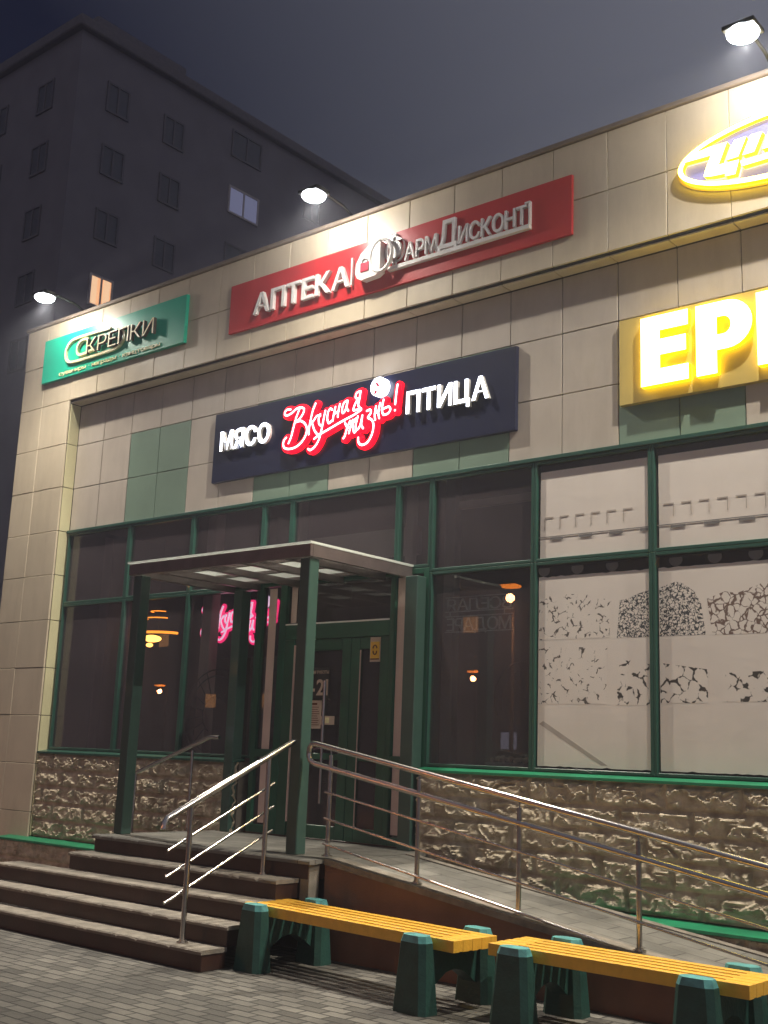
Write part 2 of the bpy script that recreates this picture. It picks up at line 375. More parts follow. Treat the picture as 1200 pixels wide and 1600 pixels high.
# core walls behind the panels
mb = MB()
mb.box(XL+.03, XR, F+.03, 8.9, 6.0, 7.16)
mb.box(XL+.03, XJ-.03, F+.03, 9.2, 0, 6.0)
mb.box(XJ-.03, XR, W+.02, 8.9, 4.29, 6.0)
mb.box(XL+.03, XL+.3, 9.2, 20, 0, 7.1)
mb.box(XR-.3, XR, 8.9, 20, 0, 7.1)
mb.box(XL+.3, XR-.3, 19.7, 20, 0, 7.1)
mb.build('wall', M['joint'], building)
MB().box(XL+.3, XR-.3, 8.9, 19.7, 6.7, 6.82).build('roof', M['joint'], building)
MB().cbox(XL-.03, XR+.02, F-.03, F+.42, 7.165, 7.215, .008).build('parapet_coping', M['coping'], building)

def panels(mb, xs, zs, y, th=.025, gap=.003, skip=None):
    for i in range(len(xs)-1):
        for j in range(len(zs)-1):
            if skip and skip(i, j): continue
            d = (rnd()-.5)*.003
            mb.cbox(xs[i]+gap, xs[i+1]-gap, y+d, y+d+th, zs[j]+gap, zs[j+1]-gap, .004)
ZF = [0.0, .74, 1.32, 1.91, 2.50, 3.10, 3.68, 4.25, 4.83, 5.41, 6.0]
mb = MB()
panels(mb, [XL, -13.2, XJ], ZF, F)
bx = [XL, -13.2, XJ] + [-12.57 + .5675*k for k in range(1, 26)]
panels(mb, bx, [6.0, 6.59, 7.165], F)
mb.build('cladding', M['cream'], building)
mb = MB()   # jamb + soffit + left side wall
for a, b_ in zip(ZF[:-1], ZF[1:]):
    if b_ > .4: mb.cbox(XJ, XJ+.012, F+.026, W-.003, max(a, .46)+.004, min(b_, 5.955)-.004, .003)
mb.build('window_jamb', M['jamb'], building)
mb = MB(); panels_x = [XJ + .5675*k for k in range(0, 26)]
for a, b_ in zip(panels_x[:-1], panels_x[1:]): mb.cbox(a+.004, b_-.004, F+.027, W-.002, 5.962, 5.978, .003)
mb.build('soffit', M['cream'], building)
mb = MB()
for k in range(12):
    for a, b_ in zip(ZF[:-1]+[6.0, 6.59], ZF[1:]+[6.59, 7.165]):
        mb.cbox(XL-.0, XL+.025, F+.03+k*.95, F+.03+k*.95+.942, a+.004, b_-.004, .003)
mb.build('side_cladding', M['cream'], building)
# recessed wall panels, two tones in pairs
Z3 = [4.27, 4.83, 5.41, 5.955]
mbB, mbG = MB(), MB()
for k in range(25):
    x0, x1 = XJ + .5675*k + .001, XJ + .5675*(k+1)
    if k == 0: x0 += .012
    for j in range(3):
        green = (k//2) % 2 == 1 and j < 2
        if k//2 >= 7 and j == 1 and (k//2) % 2 == 1: green = False
        d = (rnd()-.5)*.003
        (mbG if green else mbB).cbox(x0+.004, x1-.004, W+d, W+d+.02, Z3[j]+.004, Z3[j+1]-.004, .004)
mbB.build('upper_cladding', M['beige'], building); mbG.build('sage_cladding', M['sage'], building)

# interior room
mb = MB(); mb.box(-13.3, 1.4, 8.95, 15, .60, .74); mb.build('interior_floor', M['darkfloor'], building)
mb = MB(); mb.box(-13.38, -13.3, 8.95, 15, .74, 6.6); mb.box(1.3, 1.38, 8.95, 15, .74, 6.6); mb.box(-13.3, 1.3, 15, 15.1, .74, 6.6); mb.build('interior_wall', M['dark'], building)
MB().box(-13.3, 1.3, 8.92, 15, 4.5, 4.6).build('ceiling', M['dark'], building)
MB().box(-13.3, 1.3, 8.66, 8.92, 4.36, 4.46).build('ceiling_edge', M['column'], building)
for x, y, wd, m_, nm in [(-13.0, 9.35, .34, 'column', 'interior_column'), (-10.12, 8.95, .16, 'pink', 'interior_pier'), (-9.92, 9.75, .34, 'column', 'interior_column'), (-8.66, 8.86, .14, 'pink', 'interior_pier'), (-7.0, 8.74, .10, 'pink', 'interior_pier'), (-6.53, 8.8, .13, 'column', 'interior_pier')]:
    MB().cbox(x-wd/2, x+wd/2, y-wd/2+.02, y+wd/2, .741, 4.35, .01).build(nm, M[m_], building)
# soft light-grey bulkhead seen through the upper panes
MB().box(-8.5, -6.95, 8.80, 8.86, 3.55, 3.83).build('bulkhead', M['pink'], building)
MB().box(-6.55, -5.5, 8.80, 8.86, 3.95, 4.02).build('bulkhead', M['pink'], building)

# glazing frames and panes
MX = [-12.53, -11.27, -10.10, -8.93, -8.50, -7.04, -6.62, -5.46, -4.31, -3.16, -2.01, -.86, .29, 1.40]
fw_ = .036
def window(x0, x1, z0, z1):
    f = MB()
    f.cbox(x0-fw_, x0+fw_, W-.035, W+.05, z0-fw_, z1+fw_, .006) if False else None
    return f
for i in range(len(MX)-1):
    a, b_ = MX[i], MX[i+1]
    door = i in (3, 4, 5)
    rows = [(1.50, 3.31), (3.31, 4.23)] if not door else [(3.36, 4.23)]
    for (z0, z1) in rows:
        f = MB(); c = .03
        # each window: four bars round its own pane
        f.cbox(a+.001, a+c, W-.03, W+.05, z0+.001, z1-.001, .004); f.cbox(b_-c, b_-.001, W-.03, W+.05, z0+.001, z1-.001, .004)
        f.cbox(a+c+.001, b_-c-.001, W-.028, W+.05, z0+.001, z0+c, .004); f.cbox(a+c+.001, b_-c-.001, W-.028, W+.05, z1-c, z1-.001, .004)
        fo = f.build('window', M['green'], building)
        MB().box(a+c-.004, b_-c+.004, W+.006, W+.014, z0+c-.004, z1-c+.004).build('pane', M['glass'], fo)
MB().cbox(XJ+.014, XR-.05, W-.045, W+.02, 4.231, 4.268, .004).build('window_head', M['green'], building)

# stone base: split-face blocks
def stone(x0, x1, z0, z1, y, nm, courses, res=.0125):
    nx = int((x1-x0)/res)+1; nz = int((z1-z0)/res)+1; mb = MB()
    for i in range(nx):
        for j in range(nz):
            x = x0+(x1-x0)*i/(nx-1); z = z0+(z1-z0)*j/(nz-1)
            k = max(0, min(len(courses)-2, sum(1 for c_ in courses[1:] if z > c_)))
            zc0, zc1 = courses[k], courses[k+1]
            off = (k*.37) % 1; bl = .62; u = ((x+20)/bl+off); bi = math.floor(u); fu = (u-bi)*bl; fz = z-zc0; hz = zc1-zc0
            e = min(fu, bl-fu, fz, hz-fz); env = max(0, min(1, (e-.008)/.03)); env = env*env*(3-2*env)
            p = Vector((x*7.0, z*11.0, bi*3.1+k*7.7))
            q = p + Vector((noise.noise(p*1.3)*.9, noise.noise(p*1.3+Vector((9, 2, 4)))*.9, 0))
            r_ = 1-abs(noise.noise(q))*2.0; r2_ = 1-abs(noise.noise(q*2.3+Vector((5, 5, 5))))*2.0
            dsp = env*(.010+.026*max(0, r_)+.018*r2_*max(0, r_)+.005*noise.noise(q*7))
            joint = .006 if e < .008 else 0
            mb.v.append((x, y-dsp+joint, z))
    for i in range(nx-1):
        for j in range(nz-1):
            a = i*nz+j; mb.f.append((a, a+nz, a+nz+1, a+1)); mb.mi.append(0)
    return mb.build(nm, M['stone'], building)
m, t, b = nodes('split_face_stone')
g = t.nodes.new('ShaderNodeNewGeometry'); n = t.nodes.new('ShaderNodeTexNoise'); n.inputs['Scale'].default_value = 9; n.inputs['Detail'].default_value = 9
t.links.new(g.outputs['Position'], n.inputs['Vector'])
r = t.nodes.new('ShaderNodeValToRGB'); r.color_ramp.elements[0].position = .32; r.color_ramp.elements[1].position = .68
r.color_ramp.elements[0].color = (.32, .26, .18, 1); r.color_ramp.elements[1].color = (.60, .52, .39, 1)
t.links.new(n.outputs['Fac'], r.inputs[0]); t.links.new(r.outputs[0], b.inputs['Base Color']); b.inputs['Roughness'].default_value = .8
n2 = t.nodes.new('ShaderNodeTexNoise'); n2.inputs['Scale'].default_value = 70; n2.inputs['Detail'].default_value = 6; t.links.new(g.outputs['Position'], n2.inputs['Vector'])
bp = t.nodes.new('ShaderNodeBump'); bp.inputs['Strength'].default_value = .6; bp.inputs['Distance'].default_value = .012; t.links.new(n2.outputs['Fac'], bp.inputs['Height']); t.links.new(bp.outputs[0], b.inputs['Normal'])
M['stone'] = m
CS = [.46, .665, .86, 1.06, 1.25, 1.445]
stone(XJ+.014, -9.0, .46, 1.455, W-.115, 'stone_plinth', CS)
stone(-6.60, XR, .46, 1.455, W-.115, 'stone_plinth', CS)
stone(-13.0, -9.3, .0, .43, 8.30, 'lower_plinth', [0, .215, .43], .016)
stone(-6.5, XR, .0, .43, 8.30, 'lower_plinth', [0, .215, .43], .016)
mb = MB(); mb.box(XJ-.02, -9.001, W-.10, 8.95, .0, 1.45); mb.box(-6.599, XR-.35, W-.10, 8.95, 0, 1.45); mb.box(-13.0, -9.3, 8.31, 8.4, 0, .425); mb.box(-6.5, XR, 8.31, 8.56, 0, .425); mb.build('plinth_core', M['joint'], building)
def ledge(x0, x1, yf, yb, zf, zb, th, nm, m_):
    mb = MB(); mb.add([(x0, yf, zf-th), (x1, yf, zf-th), (x1, yb, zb-th), (x0, yb, zb-th), (x0, yf, zf), (x1, yf, zf), (x1, yb, zb), (x0, yb, zb)],
                      [(0,3,2,1),(4,5,6,7),(0,1,5,4),(1,2,6,5),(2,3,7,6),(3,0,4,7)]); return mb.build(nm, m_, building)
ledge(XJ+.014, -9.0, 8.438, W-.03, 1.472, 1.495, .022, 'window_sill', M['green'])
ledge(-6.62, XR, 8.438, W-.03, 1.472, 1.495, .022, 'window_sill', M['ledge'])
ledge(-12.95, -9.31, 8.24, F-.002, .432, .452, .022, 'plinth_ledge', M['ledge'])
ledge(XJ+.014, -9.31, F-.002, W-.0, .452, .462, .022, 'plinth_ledge', M['ledge'])
ledge(-5.2, XR, 8.24, W-.0, .432, .462, .022, 'plinth_ledge', M['ledge'])

# entrance door set
door = MB()
Dz0, Dz1 = .75, 3.355
def dbar(x0, x1, z0, z1, y0=W-.03, y1=W+.05): door.cbox(x0, x1, y0, y1, z0, z1, .005)
dbar(-8.93, -8.86, Dz0, Dz1); dbar(-8.60, -8.50, Dz0, Dz1); dbar(-7.09, -7.03, Dz0, Dz1); dbar(-6.69, -6.62, Dz0, Dz1)
dbar(-8.859, -8.601, 1.52, 1.60); dbar(-7.029, -6.691, 1.50, 1.58); dbar(-8.859, -8.601, 3.30, Dz1); dbar(-7.029, -6.691, 3.30, Dz1); dbar(-8.499, -7.091, 3.30, Dz1)
dbar(-8.859, -8.601, Dz0, .84); dbar(-7.029, -6.691, Dz0, .84); dbar(-8.499, -7.091, 2.72, 2.88); dbar(-8.499, -8.36, Dz0, 2.719)
door.build('door_frame', M['door'], building)
for x0, x1, z0, z1 in [(-8.865, -8.595, .835, 1.525), (-8.865, -8.595, 1.595, 3.305), (-7.035, -6.685, .835, 1.505), (-7.035, -6.685, 1.575, 3.305), (-8.505, -7.085, 2.875, 3.305)]:
    MB().box(x0, x1, W+.006, W+.014, z0, z1).build('side_pane', M['glass'], building)
for x0, x1, z0, z1 in ((-8.79, -8.68, .86, 3.28), (-7.02, -6.93, .86, 3.28), (-8.46, -8.38, 2.90, 3.28)):
    MB().box(x0, x1, W+.001, W+.004, z0, z1).build('side_strip', M['pinkstrip'], building)
MB().cbox(-8.5, -7.09, W-.034, W-.029, 2.872, 2.888, .001).build('transom_strip', M['white'], building)
for x0, x1, hx in [(-8.355, -7.585, -7.84), (-7.578, -7.092, None)]:
    d = MB(); st = .115
    d.cbox(x0, x0+st, W-.02, W+.04, .76, 2.715, .005); d.cbox(x1-st, x1, W-.02, W+.04, .76, 2.715, .005)
    d.cbox(x0+st+.001, x1-st-.001, W-.02, W+.04, .76, .89, .005); d.cbox(x0+st+.001, x1-st-.001, W-.02, W+.04, 2.60, 2.715, .005)
    d.cbox(x0+st+.001, x1-st-.001, W-.018, W+.04, 1.52, 1.58, .005)
    do = d.build('door', M['door'], building)
    MB().box(x0+st-.004, x1-st+.004, W+.006, W+.012, .886, 2.604).build('pane', M['glass'], do)
    MB().cbox(x0+st+.004, x0+st+.016, W-.026, W-.019, .9, 2.59, .001).build('edge_strip', M['pink'], do)
    if hx:
        h = MB(); h.cyl((hx, W-.10, 1.10), (hx, W-.10, 2.29), .016); h.cyl((hx, W-.10, 1.3), (hx, W-.02, 1.3), .009); h.cyl((hx, W-.10, 2.1), (hx, W-.02, 2.1), .009)
        h.build('handle', M['steel'], do, smooth=True)
MB().cbox(-8.345, -8.325, W-.05, W-.031, .9, 2.66, .003).build('door_edge_rail', M['pink'], building)

# notices on the door glass
n_ = thing('opening_hours_notice', 'small black opening hours notice with white figures on the door glass', 'notice', (-8.0, 8.6, 2.2))
MB().box(-8.21, -7.87, W-.002, W+.001, 2.12, 2.43).build('card', M['black'], n_)
word(n_, '9-21', -8.25, -7.885, 2.15, 2.32, W-.006, W-.003, [M['notice'], M['notice']], .02, gap=.1)
word(n_, 'РЕЖИМ РАБОТЫ', -8.20, -7.88, 2.365, 2.40, W-.006, W-.003, [M['notice'], M['notice']], .01, gap=.08, merge=True, name='lettering')
n_ = thing('paper_notice', 'tan paper notice with printed lines taped below the opening hours', 'notice', (-8.0, 8.6, 2.0))
MB().box(-8.16, -7.965, W-.004, W+.001, 1.82, 2.10).build('sheet', M['notice'], n_)
mb = MB(); mb.box(-8.10, -8.02, W-.006, W-.0045, 2.055, 2.075)
for k in range(9): mb.box(-8.14, -7.985-.03*rnd(), W-.006, W-.0045, 2.03-k*.022, 2.036-k*.022)
mb.build('print', M['brown'], n_)
n_ = thing('door_sign_card', 'small pale card beside the door pull handle', 'card', (-7.85, 8.6, 1.9))
MB().box(-7.945, -7.76, W-.026, W-.022, 1.86, 1.945).build('sheet', M['notice'], n_)
MB().box(-7.88, -7.83, W-.0285, W-.0265, 1.875, 1.93).build('print', M['yellowcream'], n_)
n_ = thing('yellow_warning_sticker', 'yellow warning sticker with a brown face symbol on the right door leaf', 'sticker', (-7.25, 8.6, 2.6))
MB().box(-7.325, -7.195, W-.030, W-.024, 2.47, 2.71).build('card', M['notice'], n_)
MB().box(-7.315, -7.205, W-.033, W-.031, 2.49, 2.665).build('face', M['yellow'], n_)
mb = MB()
mb.tube([(-7.26+.024*math.cos(a), W-.035, 2.60+.03*math.sin(a)) for a in np.linspace(.0, math.pi, 9)], .006, 6)
mb.tube([(-7.26+.022*math.cos(a), W-.035, 2.575+.035*math.sin(a)) for a in np.linspace(math.pi, 2*math.pi, 9)], .006, 6)
mb.box(-7.315, -7.205, W-.036, W-.0335, 2.49, 2.503); mb.build('symbol', M['brown'], n_)

# things seen behind the glass
n_ = thing('orange_ring_glow', 'added glowing orange rings and bulb behind the left window', 'lamp', (-12.95, 10.5, 3.1))  # ring shapes added for the orange glow in this window
E_OR = emis('orange_glow', (1.0, .26, .02), 5.5); E_OR2 = emis('orange_bulb', (1.0, .42, .08), 12)
mb = MB(); mb.tube([(-12.95+.42*math.cos(a), 10.5+.30*math.sin(a), 3.14) for a in np.linspace(math.pi, 2*math.pi, 22)], .018, 8); mb.build('glow_ring', E_OR, n_)
mb = MB(); mb.tube([(-12.95+.22*math.cos(a), 10.5+.18*math.sin(a), 3.36) for a in np.linspace(math.pi*1.05, 1.95*math.pi, 16)], .008, 8); mb.tube([(-12.95+.13*math.cos(a), 10.5+.12*math.sin(a), 3.46) for a in np.linspace(math.pi, 2*math.pi, 16)], .007, 8); mb.build('upper_ring', E_OR, n_)
def uv(mb, c, rx, rz, n=16, m_=8):
    for i in range(m_+1):
        for j in range(n):
            th = math.pi*i/m_; ph = 2*math.pi*j/n
            mb.v.append((c[0]+rx*math.sin(th)*math.cos(ph), c[1]+rx*math.sin(th)*math.sin(ph), c[2]+rz*math.cos(th)))
    b0 = len(mb.v)-(m_+1)*n
    for i in range(m_):
        for j in range(n):
            mb.f.append((b0+i*n+j, b0+(i+1)*n+j, b0+(i+1)*n+(j+1) % n, b0+i*n+(j+1) % n)); mb.mi.append(0)
mb = MB(); uv(mb, (-12.95, 10.4, 3.07), .13, .05); uv(mb, (-13.0, 10.4, 2.98), .05, .03); mb.build('bulb', E_OR2, n_, smooth=True)
mb = MB(); mb.cyl((-12.95, 10.5, 3.2), (-12.95, 10.5, 4.5), .008); mb.build('cord', M['black'], n_)
n_ = thing('hanging_letter_board', 'dim grey openwork lettering hung inside the dark window right of the entrance', 'sign', (-6.05, 8.8, 2.9))
GR = mat('dim_grey_paint', (.80, .74, .74), .7)
word(n_, 'ВСЕЛАЯ', -6.44, -5.72, 2.93, 3.04, 8.622, 8.628, [GR, GR], 0, gap=.04, merge=True, mirror=True, name='lettering')
word(n_, 'МОДАРЕ', -6.44, -5.72, 2.74, 2.86, 8.622, 8.628, [GR, GR], 0, gap=.04, merge=True, mirror=True, name='lettering')
mb = MB()
for z in (2.725, 2.87, 2.915, 3.05): mb.box(-6.46, -5.70, 8.623, 8.627, z, z+.010)
mb.box(-6.41, -6.40, 8.623, 8.627, 2.88, 2.915); mb.box(-5.80, -5.79, 8.623, 8.627, 2.88, 2.915); mb.build('rail', GR, n_)
# bicycle-like ring decorations on the glass piers
n_ = thing('wire_wheel_decoration', 'dark wire wheel drawn behind the window beside the paper film', 'decoration', (-5.7, 8.8, 2.2))
mb = MB(); mb.tube([(-5.62+.34*math.cos(a), 8.72, 2.12+.34*math.sin(a)) for a in np.linspace(.6, math.pi+.5, 24)], .007, 6)
mb.tube([(-5.62+.26*math.cos(a), 8.72, 2.12+.26*math.sin(a)) for a in np.linspace(.6, math.pi+.5, 20)], .004, 6)
for a in np.linspace(.8, 2.9, 7): mb.cyl((-5.62, 8.72, 2.12), (-5.62+.33*math.cos(a), 8.72, 2.12+.33*math.sin(a)), .003, 6)
mb.build('wire', M['black'], n_)
n_ = thing('wire_wheel_decoration', 'dark wire wheel leaning on the interior column left of the entrance', 'decoration', (-10.2, 8.8, 2.0))
mb = MB()
for r_ in (.50, .43, .2): mb.tube([(-9.72+r_*math.cos(a), 8.76, 1.95+r_*math.sin(a)) for a in np.linspace(.4, math.pi*1.35, 26)], .007, 6)
for a in np.linspace(.6, 3.9, 11): mb.cyl((-9.72+.2*math.cos(a), 8.76, 1.95+.2*math.sin(a)), (-9.72+.5*math.cos(a), 8.76, 1.95+.5*math.sin(a)), .005, 6)
mb.build('wire', M['black'], n_)
n_ = thing('dried_flower_tray', 'low tray of pale dried flowers on the window sill inside', 'plant', (-5.85, 8.8, 1.5))
MB().cbox(-6.02, -5.58, 8.68, 8.80, 1.535, 1.56, .004).build('tray', M['column'], n_)
mb = MB()
for k in range(26): uv(mb, (-5.99+.39*rnd(), 8.74+.03*(rnd()-.5), 1.575+.03*rnd()), .014+.012*rnd(), .014+.01*rnd(), 7, 5)
mb.build('flower', M['notice'], n_)
n_ = thing('turnstile', 'grey metal turnstile standing behind the entrance glass', 'turnstile', (-8.8, 9.2, .74))
MB().cbox(-9.05, -8.88, 9.35, 9.6, .741, 1.55, .01).build('cabinet', M['column'], n_)
mb = MB(); mb.tube([(-8.87, 9.4, 1.5), (-8.55, 9.4, 1.52), (-8.52, 9.4, 1.3)], .015, 8); mb.cyl((-8.87, 9.45, 1.62), (-8.5, 9.45, 1.62), .015); mb.build('arm', M['steel'], n_)

# white film in the three right bays
for i, (a, b_) in enumerate(((-5.46, -4.31), (-4.31, -3.16), (-3.16, -2.01), (-2.01, -.86), (-.86, .29), (.29, 1.40))):
    vis = ['vegetable', 'bean and egg', 'egg', 'plain', 'plain', 'plain'][i]
    lab = ['white window film with printed vegetables and bean heap, leftmost of the papered windows', 'white window film with bean heap and eggs, second papered window from the entrance',
           'white window film on the third papered window, at the right picture edge', 'plain white window film on the fourth window', 'plain white window film on the fifth window', 'plain white window film on the last window'][i]
    n_ = thing('window_film', lab, 'window film', ((a+b_)/2, 8.64, 1.5), 'white films behind the windows')
    mb = MB(); nseg = 24
    x0, x1 = a+.045, b_-.035
    top = [(x0+(x1-x0)*k/nseg, 3.175 + .012*noise.noise(Vector((k*.7, i, 0)))) for k in range(nseg, -1, -1)]
    bot = [(x0+(x1-x0)*k/nseg, 1.545 + .014*max(0, noise.noise(Vector((k*.9, i, 5))))) for k in range(0, nseg+1)]
    mb.prism(bot+top, 8.5975, 8.5995); mb.box(x0+.01, x1-.01, 8.5975, 8.5995, 3.345, 4.13)
    mb.build('sheet', M['paper'], n_)
    mb = MB(); x = a+.1+(.1 if i else .0)
    k = 0
    while x < b_-.1:
        mb.prism([(x-.055+0, 3.255)] + [(x+.06*math.cos(t_), 3.245-.05*math.sin(t_)) for t_ in np.linspace(math.pi, 0, 9)][0:0] + [(x+.06*math.cos(t_), 3.235+.055*math.sin(t_)) for t_ in np.linspace(math.pi, 2*math.pi, 10)] + [(x+.055, 3.255)], 8.5945, 8.596); x += .335
    x = a+.05
    mb.box(a+.04, b_-.03, 8.5935, 8.595, 3.528, 3.536)
    while x < b_-.12:
        mb.box(x+.11, x+.24, 8.5925, 8.593, 3.502, 3.525); x += .292
    mb.build('printed_border', M['paperdark'], n_)
    mb = MB(); x = a+.10
    while x < b_-.15:
        s_ = 1 if i == 0 else -1
        mb.box(x, x+.09, 8.5945, 8.5955, 3.700, 3.712); mb.box(x if i == 0 else x+.082, x+.008 if i == 0 else x+.09, 8.5945, 8.5955, 3.60, 3.6995); x += .155
    mb.build('printed_bracket', M['tape'], n_)
    if i == 0:
        MB().prism([(-5.41, 2.62), (-4.72, 2.62), (-4.70, 2.93), (-4.9, 2.99), (-5.2, 3.02), (-5.41, 2.98)], 8.5969, 8.5974).build('leaf_picture', M['print_leaf'], n_)
        MB().prism([(-5.41, 2.07), (-4.75, 2.07), (-4.74, 2.54), (-5.41, 2.56)], 8.5969, 8.5974).build('vegetable_picture', M['print_leaf'], n_)
        MB().prism([(-4.65, 2.615), (-4.355, 2.615), (-4.355, 3.00), (-4.45, 2.975), (-4.54, 2.94), (-4.62, 2.93)], 8.5969, 8.5974).build('bean_picture', M['print_bean'], n_)
        MB().prism([(-4.66, 2.06), (-4.355, 2.06), (-4.355, 2.44), (-4.64, 2.42)], 8.5969, 8.5974).build('root_picture', M['print_veg'], n_)
        MB().prism([(-5.40, 1.90), (-4.80, 1.57), (-4.74, 1.57), (-5.36, 1.925)], 8.5969, 8.5974).build('tape', M['tape'], n_)
    if i == 1:
        MB().prism([(-4.26, 2.615), (-3.865, 2.615), (-3.90, 2.86), (-3.95, 2.96), (-4.05, 3.035), (-4.12, 3.056), (-4.26, 3.01)], 8.5969, 8.5974).build('bean_picture', M['print_bean'], n_)
        MB().prism([(-3.81, 2.61), (-3.2, 2.61), (-3.2, 3.03), (-3.36, 3.01), (-3.6, 2.93), (-3.70, 2.95), (-3.85, 2.90)], 8.5969, 8.5974).build('egg_picture', M['print_egg'], n_)
        MB().prism([(-4.26, 2.08), (-3.86, 2.08), (-3.85, 2.34), (-4.26, 2.40)], 8.5969, 8.5974).build('root_picture', M['print_veg'], n_)
        MB().prism([(-3.73, 2.09), (-3.2, 2.09), (-3.2, 2.33), (-3.73, 2.31)], 8.5969, 8.5974).build('mushroom_picture', M['print_veg'], n_)

# ================================================================== steps, landing, ramp
def rough_slab(mb, x0, x1, y0, y1, z0, z1):
    # stone slab with a worn, chipped nosing
    n = max(2, int((x1-x0)/.03)); prof = []
    for i in range(n+1):
        x = x0+(x1-x0)*i/n
        a = noise.noise(Vector((x*6, y0*9, z1*5))); c = noise.noise(Vector((x*19, y0*7, z1*11))); chip = max(0, c-.28)*.035; e = .004 if i in (0, n) else 0
        prof.append([(x, y0+.005+.002*c, z0), (x, y0+.001*a+chip*.6+e, z1-.012-chip), (x, y0+.009+chip+.002*a+e, z1-.002-chip*.4), (x, y0+.04, z1+.001*a), (x, y1, z1+.001*a), (x, y1, z0)])
    b = len(mb.v); m_ = 6
    for p in prof: mb.v += p
    for i in range(n):
        for k in range(m_):
            q = (k+1) % m_; mb.f.append((b+i*m_+k, b+(i+1)*m_+k, b+(i+1)*m_+q, b+i*m_+q)); mb.mi.append(0)
    mb.f += [tuple(b+k for k in range(m_)), tuple(b+n*m_+k for k in range(m_))[::-1]]; mb.mi += [0, 0]
st = thing('entrance_steps', 'five wide granite steps with dark red risers up to the entrance landing', 'steps', (-9, 6.9, 0))
YS = [5.97, 6.21, 6.46, 6.70, 6.95]; XS0 = [-10.2, -10.15, -10.1, -9.32, -9.30]; XS1 = [-6.60, -6.60, -6.60, -6.60, -6.50]
for k in range(5):
    z1 = .15*(k+1); yb = 0
    y0 = YS[k]
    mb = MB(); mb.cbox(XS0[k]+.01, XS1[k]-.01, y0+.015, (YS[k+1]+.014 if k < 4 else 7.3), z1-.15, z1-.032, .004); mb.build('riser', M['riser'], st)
    if k < 4:
        mb = MB(); n = 7 if k < 3 else 4; L = XS1[k]-XS0[k]
        for i in range(n):
            a = XS0[k]+L*i/n; b_ = XS0[k]+L*(i+1)/n; rough_slab(mb, a+.002, b_-.002, y0+.006*(rnd()-.5), YS[k+1]+.014, z1-.032, z1+.004*(rnd()-.5))
        mb.build('tread', M['tread'], st, recalc=True)
MB().cbox(-6.5-.1, -6.5, 6.97, 7.09, .0, .72, .004).build('end_block', M['tread'], st)
land = MB(); land.cbox(-9.30, -6.50, 7.305, 8.56, .0, .719, .004); land.cbox(-9.295, -6.52, 8.561, 8.95, 0, .72, .004)
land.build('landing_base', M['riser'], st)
mb = MB()
rough_slab(mb, -9.31, -6.47, 6.93, 7.03, .715, .752)
mb.add([(-9.31, 7.031, .75), (-6.47, 7.031, .75), (-6.47, 8.62, .75), (-9.31, 8.62, .75), (-9.31, 7.031, .72), (-6.47, 7.031, .72), (-6.47, 8.62, .72), (-9.31, 8.62, .72)], [(0, 1, 2, 3), (4, 7, 6, 5), (0, 4, 5, 1), (1, 5, 6, 2), (2, 6, 7, 3), (3, 7, 4, 0)])
mb.build('landing_slab', M['landing'], st)
MB().cbox(-8.95, -6.6, 8.56, 8.9, .751, .765, .003).build('threshold', M['riser'], st)

rp_ = thing('wheelchair_ramp', 'long sloping paved ramp with reddish granite side running right from the landing', 'ramp', (-4, 7.6, 0))
rx0, rx1 = -6.465, -.75; sl = .132
def rz(x): return max(.012, .75 + (-6.5-x)*sl)
mb = MB(); mb.prism([(rx0, 0), (rx1, 0), (rx1, rz(rx1)-.04 if rz(rx1) > .05 else .004), (rx0, rz(rx0)-.035)], 7.115, 7.23); mb.build('side_wall', M['rampside'], rp_)
mb = MB(); mb.prism([(rx0, 0), (rx1, 0), (rx1, .004), (rx0, rz(rx0)-.036)], 7.235, 8.22); mb.build('base', M['riser'], rp_)
def sheet(x0, x1, y0, y1, dz, th):
    mb = MB(); n = 18
    for k in range(n):
        a = x0+(x1-x0)*k/n; b_ = x0+(x1-x0)*(k+1)/n
        mb.add([(a, y0, rz(a)+dz-th), (b_, y0, rz(b_)+dz-th), (b_, y1, rz(b_)+dz-th), (a, y1, rz(a)+dz-th), (a, y0, rz(a)+dz), (b_, y0, rz(b_)+dz), (b_, y1, rz(b_)+dz), (a, y1, rz(a)+dz)],
               [(0,3,2,1),(4,5,6,7),(0,1,5,4),(2,3,7,6)]+([(3,0,4,7)] if k == 0 else [])+([(1,2,6,5)] if k == n-1 else []))
    return mb
sheet(rx0, rx1, 7.30, 8.14, 0, .035).build('ramp_paving', M['landing'], rp_)
sheet(rx0, rx1, 7.10, 7.296, .012, .045).build('edge_kerb', M['tread'], rp_)
sheet(rx0, rx1, 8.144, 8.235, .010, .04).build('inner_kerb', M['tread'], rp_)

# ================================================================== handrails
def flange(mb, x, y, z, r=.045): mb.cyl((x, y, z), (x, y, z+.008), r, 18); mb.cyl((x, y, z+.008), (x, y, z+.02), r*.62, 18)
rail = thing('stair_handrail', 'stainless handrail with three thin bars on the right side of the steps', 'handrail', (-6.95, 6.5, .3), 'stainless steel handrails')
for (y, z0, z1) in ((6.09, .15, 1.14), (6.90, .60, 1.545)):
    mb = MB(); mb.cyl((-6.95, y, z0+.002), (-6.95, y, z1), .021, 16); flange(mb, -6.95, y, z0+.001); mb.build('post', M['steel'], rail, smooth=True)
sl2 = (1.68-1.06)/(7.2-5.85)
mb = MB(); mb.tube([(-6.95, 5.83, .985), (-6.95, 5.835, 1.03), (-6.95, 5.86, 1.062), (-6.95, 7.2, 1.68)], .025, 14); mb.build('handrail_tube', M['steel'], rail, smooth=True)
for o_ in (.27, .46, .65):
    mb = MB(); mb.tube([(-6.992, 5.92, 1.09-o_), (-6.992, 7.02, 1.09-o_+1.1*sl2)], .0105, 10); mb.build('bar', M['steel'], rail, smooth=True)
rail = thing('ramp_handrail', 'long stainless double handrail with looped end following the ramp edge', 'handrail', (-4.5, 7.2, .5), 'stainless steel handrails')
